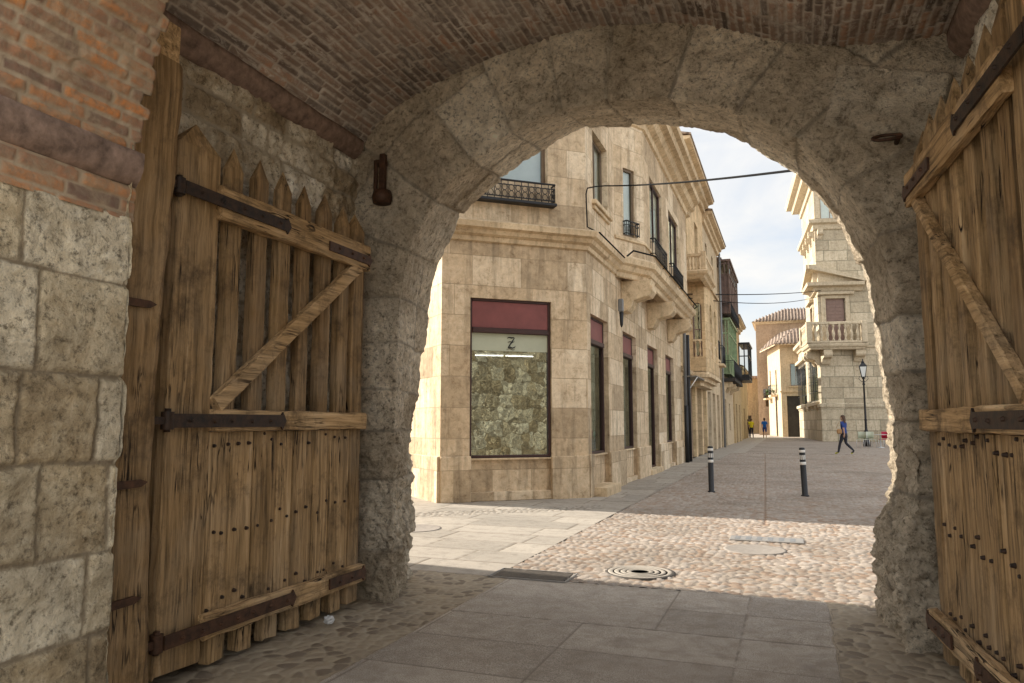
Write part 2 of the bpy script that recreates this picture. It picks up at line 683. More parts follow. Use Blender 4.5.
def m_iron(name, c0=(0.016, 0.013, 0.011), c1=(0.075, 0.038, 0.02)):
    t = NT(name)
    n1 = t.noise(t.obj(), 18, 6, 0.7)
    c = t.ramp(n1, [(0.35, c0), (0.72, c1)])
    return t.fin(c, 0.62, t.bump(t.noise(t.obj(), 60, 4, 0.7), 0.5, 0.004), 0.35, 0.4)


def m_ashlar(name, base, var, mort, bw=0.9, bh=0.42, stain=0.5, warm=None, bump=0.35, msize=0.006):
    t = NT(name)
    uv = t.uv()
    w = t.n('VectorMath')
    w.operation = 'ADD'
    wob = t.n('TexNoise', Scale=1.3, Detail=2.0)
    t.set(wob.inputs['Vector'], uv)
    sc = t.n('VectorMath')
    sc.operation = 'SCALE'
    t.set(sc.inputs[0], wob.outputs['Color'])
    sc.inputs['Scale'].default_value = 0.02
    t.set(w.inputs[0], uv)
    t.set(w.inputs[1], sc.outputs[0])
    br = t.n('TexBrick', _offset=0.45, _squash=0.8, _squash_frequency=3)
    t.set(br.inputs['Vector'], w.outputs[0])
    t.set(br.inputs['Color1'], (0, 0, 0))
    t.set(br.inputs['Color2'], (1, 1, 1))
    t.set(br.inputs['Mortar'], (0.5, 0.5, 0.5))
    br.inputs['Scale'].default_value = 1.0
    br.inputs['Mortar Size'].default_value = msize
    br.inputs['Mortar Smooth'].default_value = 0.3
    br.inputs['Brick Width'].default_value = bw
    br.inputs['Row Height'].default_value = bh
    o = t.obj()
    n1 = t.noise(o, 1.4, 6, 0.6, 0.5)
    n2 = t.noise(o, 9, 6, 0.7, 0.3)
    n3 = t.noise(o, 40, 4, 0.7)
    f = t.math('ADD', t.math('MULTIPLY', br.outputs['Color'], 0.48), t.math('MULTIPLY', n1, 0.54))
    f = t.math('ADD', f, t.math('MULTIPLY', t.math('SUBTRACT', n2, 0.5), 0.5))
    c = t.ramp(f, [(0.12, tuple(b * (1 - var) for b in base)), (0.5, base), (0.9, warm or tuple(min(1, b * (1 + var * 0.7)) for b in base))])
    # rain streaks and grey weathering
    st = t.noise(t.obj((5.0, 5.0, 0.55)), 1.0, 6, 0.65, 0.3)
    c = t.mix(t.math('MULTIPLY', t.ramp(st, [(0.50, 0.0), (0.72, 1.0)]), stain), c, tuple(b * 0.40 for b in base))
    c = t.mix(t.ramp(t.noise(o, 3.5, 7, 0.75), [(0.60, 0.0), (0.72, stain * 0.7)]), c, tuple(b * 0.5 for b in base))
    c = t.mix(t.ramp(n3, [(0.30, 0.5), (0.42, 0.0)]), c, tuple(b * 0.45 for b in base))
    n4 = t.noise(o, 6.5, 9, 0.8, 0.4)
    c = t.mix(1.0, c, t.ramp(n4, [(0.33, (0.58, 0.51, 0.44)), (0.45, (1.0, 0.97, 0.93)), (0.64, (1.24, 1.23, 1.22))]), 'MULTIPLY')
    c = t.mix(t.math('MULTIPLY', br.outputs['Fac'], 0.75), c, mort)
    h = t.math('SUBTRACT', t.math('MULTIPLY', n3, 0.4), t.math('MULTIPLY', br.outputs['Fac'], 2.2))
    h = t.math('ADD', h, t.math('MULTIPLY', n2, 0.5))
    return t.fin(c, 0.88, t.bump(h, bump, 0.02), spec=0.2)


def m_plain(name, c, rough=0.6, metal=0.0, var=0.2, sc=8, spec=0.4, bump=0.15):
    t = NT(name)
    n = t.noise(t.obj(), sc, 5, 0.65)
    col = t.ramp(n, [(0.3, tuple(x * (1 - var) for x in c)), (0.7, tuple(min(1, x * (1 + var)) for x in c))])
    return t.fin(col, rough, t.bump(n, bump, 0.01), metal, spec)


def m_glass(name, tint=(0.75, 0.8, 0.78), refl=0.5, rough=0.0):
    t = NT(name)
    t.t.nodes.remove(t.b)
    tr = t.n('BsdfTransparent', Color=tint)
    gl = t.n('BsdfGlossy', Color=(0.84, 0.95, 0.87), Roughness=rough)
    fr = t.n('Fresnel', IOR=1.5)
    bp = t.bump(t.noise(t.obj(), 1.8, 3, 0.5), 0.12, 0.03)
    t.set(gl.inputs['Normal'], bp)
    f = t.math('ADD', fr.outputs[0], refl, True)
    ms = t.n('MixShader')
    t.set(ms.inputs[0], f)
    t.set(ms.inputs[1], tr.outputs[0])
    t.set(ms.inputs[2], gl.outputs[0])
    t.t.links.new(ms.outputs[0], t.out.inputs[0])
    return t.m


def m_roof(name):
    t = NT(name)
    uv = t.uv()
    wv = t.n('TexWave', _wave_type='BANDS', _bands_direction='X', Scale=0.9, Distortion=0.6, Detail=2.0)
    t.set(wv.inputs['Vector'], uv)
    n1 = t.noise(t.obj(), 2.5, 6, 0.7)
    c = t.ramp(n1, [(0.3, (0.20, 0.15, 0.115)), (0.5, (0.34, 0.255, 0.195)), (0.7, (0.46, 0.39, 0.32))])
    c = t.mix(t.ramp(wv.outputs['Fac'], [(0.0, 0.75), (0.5, 0.0)]), c, (0.07, 0.045, 0.033))
    return t.fin(c, 0.85, t.bump(wv.outputs['Fac'], 0.8, 0.06), spec=0.15)


def m_cobble(name, stops, mortar, dirt=0.4):
    t = NT(name)
    o = t.obj()
    n1 = t.noise(o, 0.8, 6, 0.6, 0.3)
    n2 = t.noise(o, 30, 5, 0.7)
    f = t.math('ADD', t.math('MULTIPLY', t.attr('tone'), 0.8), t.math('MULTIPLY', n1, 0.2))
    c = t.ramp(f, stops)
    c = t.mix(t.ramp(n2, [(0.35, 0.35), (0.6, 0.0)]), c, (0.12, 0.09, 0.065))
    mc = t.mix(n2, mortar, tuple(x * 0.7 for x in mortar))
    c = t.mix(t.attr('mort'), c, mc)
    c = t.mix(t.ramp(t.noise(o, 0.5, 5, 0.65, 0.5), [(0.45, 0.0), (0.7, dirt)]), c, (0.15, 0.12, 0.09))
    return t.fin(c, t.ramp(n2, [(0.3, 0.5), (0.7, 0.85)]), t.bump(n2, 0.3, 0.01), spec=0.3)


def m_slab(name, stops, joint, speck=0.5):
    t = NT(name)
    o = t.obj()
    n1 = t.noise(o, 0.9, 6, 0.65, 0.4)
    n3 = t.noise(o, 120, 3, 0.8)
    n2 = t.noise(o, 6, 6, 0.7)
    f = t.math('ADD', t.math('MULTIPLY', t.attr('tone'), 0.45), t.math('MULTIPLY', n1, 0.55))
    c = t.ramp(f, stops)
    c = t.mix(t.ramp(n3, [(0.34, speck), (0.45, 0.0)]), c, (0.03, 0.028, 0.025))
    c = t.mix(t.ramp(n3, [(0.56, 0.0), (0.66, speck)]), c, (0.5, 0.47, 0.42))
    c = t.mix(t.ramp(n2, [(0.48, 0.0), (0.75, 0.5)]), c, (0.10, 0.085, 0.065))
    c = t.mix(t.attr('mort'), c, joint)
    return t.fin(c, t.ramp(n2, [(0.3, 0.55), (0.7, 0.85)]), t.bump(t.math('ADD', n3, n2), 0.3, 0.006), spec=0.3)


def m_street_far(name, stops, mortar, cell=8.0):
    t = NT(name)
    o = t.obj()
    vo = t.n('TexVoronoi', _feature='DISTANCE_TO_EDGE', Scale=cell)
    t.set(vo.inputs['Vector'], o)
    vc = t.n('TexVoronoi', Scale=cell)
    t.set(vc.inputs['Vector'], o)
    n1 = t.noise(o, 0.6, 6, 0.65, 0.4)
    sep = t.n('SeparateColor')
    t.set(sep.inputs[0], vc.outputs['Color'])
    f = t.math('ADD', t.math('MULTIPLY', sep.outputs[0], 0.7), t.math('MULTIPLY', n1, 0.3))
    c = t.ramp(f, stops)
    c = t.mix(t.ramp(vo.outputs['Distance'], [(0.02, 1.0), (0.10, 0.0)]), c, mortar)
    c = t.mix(t.ramp(t.noise(o, 0.35, 5, 0.65, 0.5), [(0.45, 0.0), (0.7, 0.5)]), c, (0.15, 0.12, 0.09))
    h = t.ramp(vo.outputs['Distance'], [(0.0, 0.0), (0.2, 1.0)])
    return t.fin(c, 0.75, t.bump(h, 0.6, 0.02), spec=0.3)


SAND = [(0.08, (0.17, 0.115, 0.06)), (0.34, (0.43, 0.335, 0.21)), (0.58, (0.62, 0.53, 0.38)), (0.92, (0.78, 0.71, 0.57))]
GREYST = [(0.08, (0.22, 0.172, 0.12)), (0.34, (0.48, 0.40, 0.30)), (0.58, (0.67, 0.58, 0.455)), (0.92, (0.85, 0.78, 0.66))]
M = dict(
    wall=m_rubble('old_limestone', SAND, (0.38, 0.30, 0.20), 0.75, bump=0.8),
    recess=m_rubble('limed_rubble', [(0.1, (0.14, 0.10, 0.06)), (0.4, (0.34, 0.27, 0.18)), (0.6, (0.62, 0.56, 0.45)), (0.85, (0.82, 0.79, 0.71))], (0.45, 0.38, 0.28), 0.9),
    arch=m_rubble('arch_limestone', GREYST, (0.36, 0.31, 0.245), 0.75, bump=1.0, tw=0.34),
    brick=m_brick('orange_brick'),
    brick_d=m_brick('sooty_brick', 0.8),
    mould=m_plain('purple_brown_render', (0.21, 0.145, 0.112), 0.9, 0, 0.45, 14, 0.1, 0.9),
    wood_z=m_wood('oak_upright', 'z'),
    wood_x=m_wood('oak_level', 'x', 1.25),
    wood_post=m_wood('oak_post', 'z', 1.0),
    iron=m_iron('rusty_iron'),
    rust=m_iron('brown_iron', (0.035, 0.018, 0.010), (0.12, 0.055, 0.028)),
    fac=m_ashlar('sandstone_ashlar', (0.57, 0.445, 0.30), 0.45, (0.40, 0.30, 0.19), 0.95, 0.56, 0.9, (0.74, 0.64, 0.49), bump=0.7),
    trim=m_ashlar('sandstone_trim', (0.56, 0.435, 0.285), 0.3, (0.40, 0.30, 0.18), 1.4, 3.0, 0.65, (0.74, 0.61, 0.42), 0.25, 0.004),
    fac2=m_ashlar('golden_stone', (0.56, 0.42, 0.255), 0.3, (0.26, 0.18, 0.10), 0.8, 0.36, 0.5),
    render_y=m_ashlar('ochre_render', (0.42, 0.315, 0.18), 0.25, (0.4, 0.27, 0.12), 9, 9, 0.6),
    render_w=m_ashlar('cream_render', (0.52, 0.42, 0.29), 0.25, (0.4, 0.3, 0.2), 9, 9, 0.6),
    render_o=m_ashlar('orange_render', (0.42, 0.30, 0.20), 0.3, (0.36, 0.22, 0.13), 7, 7, 0.6),
    pal=m_ashlar('pale_ashlar', (0.44, 0.38, 0.28), 0.35, (0.20, 0.19, 0.13), 1.7, 0.8, 0.5, (0.58, 0.51, 0.39), 0.7, 0.026),
    paltrim=m_ashlar('pale_trim', (0.48, 0.41, 0.30), 0.2, (0.35, 0.28, 0.18), 3, 9, 0.35, None, 0.2),
    maroon=m_plain('maroon_panel', (0.20, 0.06, 0.055), 0.5, 0, 0.15, 3, 0.4),
    frame=m_plain('dark_brown_frame', (0.045, 0.018, 0.015), 0.45, 0, 0.2, 5, 0.4),
    bronze=m_plain('brown_metal_frame', (0.15, 0.105, 0.065), 0.5, 0.2, 0.2, 5, 0.4),
    black=m_plain('black_iron', (0.018, 0.018, 0.02), 0.5, 0.3, 0.2, 12, 0.5),
    white=m_plain('white_band', (0.78, 0.76, 0.72), 0.4, 0, 0.05, 8, 0.4),
    cream=m_plain('pale_cream', (0.45, 0.47, 0.36), 0.7, 0, 0.08, 3, 0.2),  # café chairs, and the painted sky reflection on the shop pane
    curtain=m_plain('pale_curtain', (0.76, 0.76, 0.74), 0.8, 0, 0.1, 2, 0.1),
    dark=m_plain('dark_room', (0.05, 0.045, 0.04), 0.9, 0, 0.2, 3, 0.1),
    shutter=m_plain('grey_shutter', (0.20, 0.185, 0.16), 0.6, 0.2, 0.15, 4, 0.3),
    shutter_b=m_plain('brown_shutter', (0.22, 0.15, 0.125), 0.7, 0, 0.15, 4, 0.2),
    green=m_plain('green_paint', (0.22, 0.29, 0.16), 0.5, 0, 0.25, 6, 0.4),
    blue_p=m_plain('blue_grey_paint', (0.17, 0.21, 0.27), 0.6, 0, 0.15, 4, 0.3),
    brown_g=m_plain('brown_boarding', (0.13, 0.085, 0.07), 0.6, 0, 0.3, 4, 0.3),
    pipe=m_plain('grey_pipe', (0.20, 0.205, 0.21), 0.5, 0.2, 0.15, 5, 0.4),
    cable=m_plain('cable_rubber', (0.02, 0.02, 0.02), 0.95, 0, 0.2, 9, 0.02),
    glass=m_glass('window_glass'),
    glass_sky=m_glass('reflecting_glass', (0.85, 0.87, 0.88), 0.10, 0.02),
    roof=m_roof('clay_tiles'),
    cob_sun=m_cobble('tan_cobbles', [(0.0, (0.16, 0.115, 0.09)), (0.2, (0.31, 0.21, 0.145)), (0.45, (0.32, 0.265, 0.22)), (0.8, (0.43, 0.37, 0.315)), (1.0, (0.31, 0.285, 0.265))], (0.37, 0.315, 0.25), 0.6),
    cob_in=m_cobble('tunnel_cobbles', [(0.0, (0.11, 0.085, 0.065)), (0.6, (0.22, 0.18, 0.13)), (1.0, (0.30, 0.25, 0.18))], (0.19, 0.15, 0.11)),
    slab_in=m_slab('granite_slabs', [(0.1, (0.135, 0.12, 0.105)), (0.5, (0.20, 0.18, 0.16)), (0.9, (0.27, 0.245, 0.22))], (0.06, 0.05, 0.04)),
    slab_out=m_slab('pale_granite', [(0.1, (0.24, 0.215, 0.18)), (0.5, (0.35, 0.31, 0.26)), (0.9, (0.45, 0.40, 0.335))], (0.14, 0.11, 0.08), 0.3),
    street=m_street_far('street_cobbles', [(0.0, (0.20, 0.155, 0.125)), (0.4, (0.31, 0.26, 0.215)), (1.0, (0.40, 0.345, 0.295))], (0.33, 0.28, 0.23)),
    ground=m_plain('dusty_paving', (0.56, 0.51, 0.43), 0.9, 0, 0.2, 0.7, 0.2),
    manhole=m_iron('manhole_iron', (0.05, 0.045, 0.04), (0.12, 0.10, 0.08)),
    steel=m_plain('steel_plate', (0.30, 0.285, 0.265), 0.5, 0.3, 0.15, 9, 0.4),
    cover_grey=m_plain('grey_cover', (0.27, 0.24, 0.21), 0.8, 0, 0.2, 14, 0.2),
    leaf=m_plain('leaves', (0.05, 0.10, 0.02), 0.6, 0, 0.4, 5, 0.3),
    skin=m_plain('skin', (0.45, 0.27, 0.19), 0.6, 0, 0.05, 8, 0.3),
    hair=m_plain('brown_hair', (0.07, 0.035, 0.018), 0.6, 0, 0.2, 30, 0.4),
    cloth_b=m_plain('blue_cloth', (0.03, 0.055, 0.20), 0.85, 0, 0.1, 10, 0.2),
    cloth_bb=m_plain('bright_blue_cloth', (0.02, 0.12, 0.42), 0.85, 0, 0.1, 10, 0.2),
    cloth_y=m_plain('yellow_cloth', (0.65, 0.55, 0.03), 0.85, 0, 0.1, 10, 0.2),
    cloth_d=m_plain('dark_cloth', (0.035, 0.036, 0.045), 0.85, 0, 0.1, 10, 0.2),
    cloth_g=m_plain('grey_cloth', (0.35, 0.34, 0.33), 0.85, 0, 0.1, 10, 0.2),
    tan=m_plain('tan_leather', (0.38, 0.22, 0.10), 0.6, 0, 0.1, 10, 0.3),
    shoe=m_plain('yellow_shoe', (0.5, 0.48, 0.1), 0.7, 0, 0.1, 10, 0.3),
    alu=m_plain('aluminium', (0.6, 0.6, 0.6), 0.35, 0.6, 0.05, 10, 0.5),
    red=m_plain('crimson_plastic', (0.45, 0.02, 0.06), 0.5, 0, 0.1, 10, 0.4),
    paper=m_plain('white_paper', (0.55, 0.55, 0.54), 0.8, 0, 0.06, 20, 0.2),
)
t = NT('tube_light')
t.t.nodes.remove(t.b)
em = t.n('Emission', Color=(1.0, 0.95, 0.85), Strength=1.0)
t.t.links.new(em.outputs[0], t.out.inputs[0])
M['tube'] = t.m
t = NT('grain_glass')
M['lampglass'] = t.fin((0.75, 0.77, 0.75), 0.25, None, 0.0, 0.6)

# ------------------------------------------------------------------ ground, street, pavements
def axis_samples(*segs):
    out = []
    for a, b, d in segs:
        n = max(1, int(round((b - a) / d)))
        out.append(np.linspace(a, b, n, endpoint=False))
    return np.concatenate(out + [np.array([segs[-1][1]])])


def ground_sheet(name, xs, ys, fn, mat):
    X, Y = np.meshgrid(xs, ys, indexing='ij')
    z, tone, mort = fn(X, Y)
    P = np.stack([X, Y, z], -1)
    return sheet(name, P, mat, dict(tone=tone, mort=mort))


def cobble_fn(cell, seed, depth=0.016, stretch=1.0, j=0.0):
    def fn(X, Y):
        wx = X + 0.05 * vnoise(p3(X * 1.7, Y * 1.7), seed) + j * Y
        wy = Y + 0.05 * vnoise(p3(X * 1.7, Y * 1.7), seed + 3)
        d, t, d1 = voro(wx, wy, cell, seed, 0.85, stretch)
        z = -depth * (1 - sstep(0.0, cell * 0.42, d)) + 0.006 * fbm(p3(X * 0.9, Y * 0.9), 3, seed)
        z = z + 0.0025 * fbm(p3(X * 30, Y * 30), 2, seed) + 0.006 * (t - 0.5)
        return z - 0.004, t, 1 - sstep(cell * 0.04, cell * 0.22, d + 0.1 * cell * vnoise(p3(X * 9, Y * 9), seed + 8))
    return fn


def slab_fn(rows, cuts, seed, joint=0.008, depth=0.008):
    def fn(X, Y):
        d, t, t2 = layout(X, Y, rows, cuts, seed)
        e = 0.003 * vnoise(p3(X * 14, Y * 14), seed)
        z = -depth * (1 - sstep(joint * 0.4, joint * 2.0, d + e)) + 0.004 * (t2 - 0.5) + 0.003 * fbm(p3(X * 2, Y * 2), 3, seed)
        return z - 0.004, t, 1 - sstep(joint * 0.6, joint * 1.6, d + e)
    return fn


mb = MB()
mb.box(-400, 400, -300, 500, -0.5, -0.07, M['ground'])
mb.build('ground', kind='structure')

# floor of the passage: granite slabs between strips of small cobbles
rows_in = [-3 + 0.6 * i for i in range(16)] + [6.5, 7.5]
rows_in = sorted(set([round(5.84 - 0.61 * i, 3) for i in range(16)] + [6.45, 7.5]))
slab_a = slab_fn(rows_in, lambda r: [-3.5, -2.45 + 0.03 * (r % 2), -1.42 + 0.5 * (1 if r > 13 else 0), -0.35, 0.22, 1.3, 3], 21, 0.005, 0.005)
cob_a = cobble_fn(0.095, 31, 0.007)


def passage_fn(X, Y):
    z1, t1, m1 = slab_a(X, Y)
    z2, t2, m2 = cob_a(X, Y)
    edge = 0.02 * vnoise(p3(X * 5, Y * 5), 4)
    k = sstep(-0.012, 0.012, np.maximum(-2.45 - X, X - 0.22 - edge))
    return z1 * (1 - k) + z2 * k, t1 * (1 - k) + (t2 + 2) * k, np.where(k > 0.5, m2, m1)


t = NT('passage_floor_stone')
_o = t.obj()
_n1 = t.noise(_o, 0.9, 6, 0.65, 0.4)
_n2 = t.noise(_o, 6, 6, 0.7)
_n3 = t.noise(_o, 150, 3, 0.8)
_t = t.attr('tone')
_is = t.math('GREATER_THAN', _t, 1.2)
_f = t.math('ADD', t.math('MULTIPLY', t.math('FRACT', _t), 0.42), t.math('MULTIPLY', _n1, 0.58))
_c1 = t.ramp(_f, [(0.1, (0.28, 0.235, 0.195)), (0.5, (0.42, 0.365, 0.305)), (0.9, (0.54, 0.475, 0.40))])
_c1 = t.mix(t.ramp(_n3, [(0.40, 0.7), (0.48, 0.0)]), _c1, (0.035, 0.032, 0.03))
_c1 = t.mix(t.ramp(_n3, [(0.54, 0.0), (0.62, 0.7)]), _c1, (0.58, 0.54, 0.48))
_c2 = t.ramp(_f, [(0.1, (0.17, 0.13, 0.09)), (0.5, (0.32, 0.26, 0.185)), (0.9, (0.42, 0.35, 0.255))])
_c2 = t.mix(t.ramp(t.math('FRACT', _t), [(0.22, 0.0), (0.34, 1.0)]), (0.17, 0.13, 0.09), t.mix(0.55, _c2, (0.33, 0.27, 0.19)))
_c = t.mix(_is, _c1, _c2)
_c = t.mix(t.ramp(t.noise(_o, 1.7, 7, 0.75, 0.8), [(0.5, 0.0), (0.66, 0.5)]), _c, (0.19, 0.16, 0.13))
_c = t.mix(t.ramp(_n2, [(0.44, 0.0), (0.70, 0.6)]), _c, (0.25, 0.205, 0.155))
_mc = t.mix(_is, (0.20, 0.165, 0.13), (0.37, 0.31, 0.225))
_c = t.mix(t.attr('mort'), _c, _mc)
M['passage'] = t.fin(_c, t.ramp(_n2, [(0.3, 0.5), (0.7, 0.85)]), t.bump(t.math('ADD', _n3, _n2), 0.35, 0.006), spec=0.3)
ground_sheet('passage_floor', axis_samples((-3.7, 1.6, 0.012)), axis_samples((-3.0, 3.0, 0.03), (3.0, 6.5, 0.011)), passage_fn, M['passage'])

# cobbled street, with relief near the gate
cob_b = cobble_fn(0.074, 41, 0.013, 1.35)


def street_fn(X, Y):
    z, t_, m_ = cob_b(X, Y)
    cl = sstep(0.035, 0.0, np.abs(X + 0.39 + 0.03 * (Y - 11.4))) * (Y > 11)
    return z - 0.012 * cl, t_ * (1 - cl), m_ * (1 - cl)


ground_sheet('street', axis_samples((-2.6, 2.2, 0.015), (2.2, 9, 0.04)), axis_samples((6.5, 12.0, 0.016), (12.0, 21.0, 0.035), (21.0, 36.0, 0.07)), street_fn, M['cob_sun'])
rows_o = list(np.arange(6.5, 32, 0.62))
slab_b = slab_fn(rows_o, rand_cuts(-12, -2, 0.9, 1.5, 9), 51, 0.008)
cob_c = cobble_fn(0.1, 61, 0.014)


def pave_fn(X, Y):
    z1, t1, m1 = slab_b(X, Y)
    z2, t2, m2 = cob_c(X, Y)
    # a band of small cobbles in front of the shop corner
    dline = (X + 4.7) * 0.643 - (Y - 10.9) * 0.766
    k = sstep(0.30, 0.27, np.abs(dline)) * (X < -3.0)
    d = np.abs(X + 3.15)
    z1 = z1 - 0.008 * sstep(0.012, 0.004, d)
    m1 = np.maximum(m1, sstep(0.010, 0.006, d))
    return z1 * (1 - k) + z2 * k, t1 * (1 - k) + t2 * k, np.where(k > 0.5, m2, m1)


ground_sheet('pavement', axis_samples((-12, -7, 0.08), (-7, -2.6, 0.02)), axis_samples((6.5, 13.0, 0.02), (13.0, 30.0, 0.04)), pave_fn, M['slab_out'])
mb = MB()
mb.box(-2.0, 30, 36.0, 140, -0.06, -0.004, M['street'])
mb.box(9, 30, 6.5, 36.0, -0.06, -0.006, M['street'])
mb.build('street', kind='structure')
mb = MB()
mb.box(-6, -2.6, 30, 140, -0.06, 0.0, M['slab_out'], 0.4)
mb.box(-2.6, -2.0, 36, 140, -0.06, -0.002, M['slab_out'], 0.6)
mb.build('pavement', kind='structure')
mb = MB()
mb.box(-40, -12, 6.5, 30, -0.06, -0.01, M['slab_out'], 0.5)
mb.box(-40, 40, -60, -3, -0.06, -0.01, M['ground'], 0.5)
mb.build('pavement', kind='structure')
for o in COL.objects:
    if o.name.split('.')[0] in ('passage_floor', 'street', 'pavement'):
        o['kind'] = 'structure'

# ------------------------------------------------------------------ the gatehouse
PY0 = 1.72
gate = empty('gatehouse', (-1.1, 5.8, 0), label='old stone gatehouse whose rough arch and brick vault frame the street', cat='gatehouse')
GI = Matrix.Translation((-1.1, 5.8, 0)).inverted()


def into(o, parent=gate):
    o.parent = parent
    o.matrix_parent_inverse = Matrix.Translation(parent.location).inverted()
    return o


def normals(P):
    du = np.gradient(P, axis=0)
    dv = np.gradient(P, axis=1)
    n = np.cross(du, dv)
    return n / (np.linalg.norm(n, axis=-1, keepdims=True) + 1e-9)


def wall_sheet(name, org, ud, nrm, u0, u1, v0, v1, res, rows, cuts, seed, mat, amp=0.02, mw=0.02, relief=0.02, blk=0.015):
    us = np.linspace(u0, u1, int((u1 - u0) / res) + 2)
    vs = np.linspace(v0, v1, int((v1 - v0) / res) + 2)
    U, V = np.meshgrid(us, vs, indexing='ij')
    wu = U + 0.025 * fbm(p3(U * 3, V * 3), 3, seed)
    wv = V + 0.022 * fbm(p3(U * 2.2, V * 2.2, 5), 3, seed + 1)
    d, t_, t2 = layout(wu, wv, rows, cuts, seed)
    d = d + 0.006 * vnoise(p3(U * 22, V * 22), seed + 2)
    org, ud, nrm = np.array(org, float), np.array(ud, float), np.array(nrm, float)
    P = org + U[..., None] * ud + V[..., None] * np.array([0, 0, 1.0])
    k = sstep(mw * 0.3, mw * 1.6, d)
    h = relief * (k - 1) + (t2 - 0.5) * blk * 2 * k
    h = h + amp * fbm(P * 5, 4, seed + 5) * (0.4 + 0.6 * k) + amp * 0.45 * fbm(P * 24, 3, seed + 6)
    P = P + h[..., None] * nrm
    flip = np.dot(np.cross(ud, (0, 0, 1)), nrm) < 0
    o = sheet(name, P, mat, dict(tone=t_, mort=1 - sstep(mw * 0.35, mw * 0.95, d)), flip=flip)
    return into(o)


courses = [-0.1, 0.48, 0.84, 1.22, 1.60, 2.03, 2.36]
wall_sheet('stone_wall', (-2.85, 0, 0), (0, 1, 0), (1, 0, 0), PY0, 2.54, 0, 2.36, 0.009, courses, rand_cuts(-2, 3, 0.32, 0.8, 3), 3, M['wall'], 0.018, 0.013, 0.008, 0.010)
wall_sheet('stone_wall', (0.73, 0, 0), (0, 1, 0), (-1, 0, 0), PY0, 2.54, 0, 2.36, 0.02, courses, rand_cuts(-2, 3, 0.32, 0.8, 13), 13, M['wall'])
# short returns beside the gate posts
wall_sheet('stone_wall', (-3.5, 2.54, 0), (1, 0, 0), (0, 1, 0), 0, 0.66, 0, 2.7, 0.02, courses + [2.7], rand_cuts(-1, 2, 0.3, 0.5, 23), 23, M['wall'])
wall_sheet('stone_wall', (0.72, 2.54, 0), (1, 0, 0), (0, 1, 0), 0, 0.6, 0, 2.7, 0.02, courses + [2.7], rand_cuts(-1, 2, 0.3, 0.5, 24), 24, M['wall'])
brows = [2.30 + 0.066 * i for i in range(5)]
for xx, sg in ((-2.85, 1), (0.73, -1)):
    wall_sheet('brick_course', (xx, 0, 0), (0, 1, 0), (sg, 0, 0), PY0, 2.56, 2.335, 2.50, 0.009, brows, rand_cuts(-2, 3, 0.22, 0.3, 33), 33, M['brick'], 0.008, 0.011, 0.008, 0.005)
rub = [-0.1, 0.35, 0.72, 1.1, 1.5, 1.85, 2.2, 2.5, 2.78, 3.02, 3.3, 3.5, 3.75]
wall_sheet('rubble_wall', (-3.40, 0, 0), (0, 1, 0), (1, 0, 0), 2.5, 5.4, 0, 3.75, 0.012, rub, rand_cuts(2, 6, 0.2, 0.6, 43), 43, M['recess'], 0.055, 0.022, 0.012, 0.022)
wall_sheet('rubble_wall', (1.15, 0, 0), (0, 1, 0), (-1, 0, 0), 2.5, 5.4, 0, 4.0, 0.02, rub + [4.1], rand_cuts(2, 6, 0.2, 0.6, 53), 53, M['recess'], 0.04, 0.025, 0.03, 0.03)


def moulding(x, sg, y0, y1, z, hgt, out):
    ys = np.linspace(y0, y1, 60)
    prof = [(0, 0), (0.25, 0.02), (0.7, 0.25), (0.95, 0.5), (1.0, 0.8), (1.0, 1.0), (0, 1.0)]
    P = np.zeros((len(ys), len(prof), 3))
    for j, (a, b) in enumerate(prof):
        P[:, j, 0] = x + sg * (a * out - 0.02)
        P[:, j, 1] = ys
        P[:, j, 2] = z + b * hgt
    P[..., 0] += 0.012 * fbm(P * 4, 3, 6)
    P[..., 2] += 0.012 * fbm(P * 3 + 5, 3, 7)
    o = sheet('springing_moulding', P, M['mould'], flip=sg < 0)
    into(o)
    mbb = MB()
    mbb.prism([(x + sg * (a * out - 0.02), z + b * hgt) for a, b in prof], y1 - 0.001, y1 + 0.002, 'y', M['mould'])
    into(mbb.build('moulding_end'))


moulding(-2.85, 1, PY0, 2.56, 2.50, 0.16, 0.06)
moulding(0.73, -1, PY0, 2.25, 2.50, 0.16, 0.05)
moulding(-3.40, 1, 2.5, 5.27, 3.64, 0.15, 0.10)
moulding(1.15, -1, 2.5, 5.27, 3.72, 0.20, 0.12)


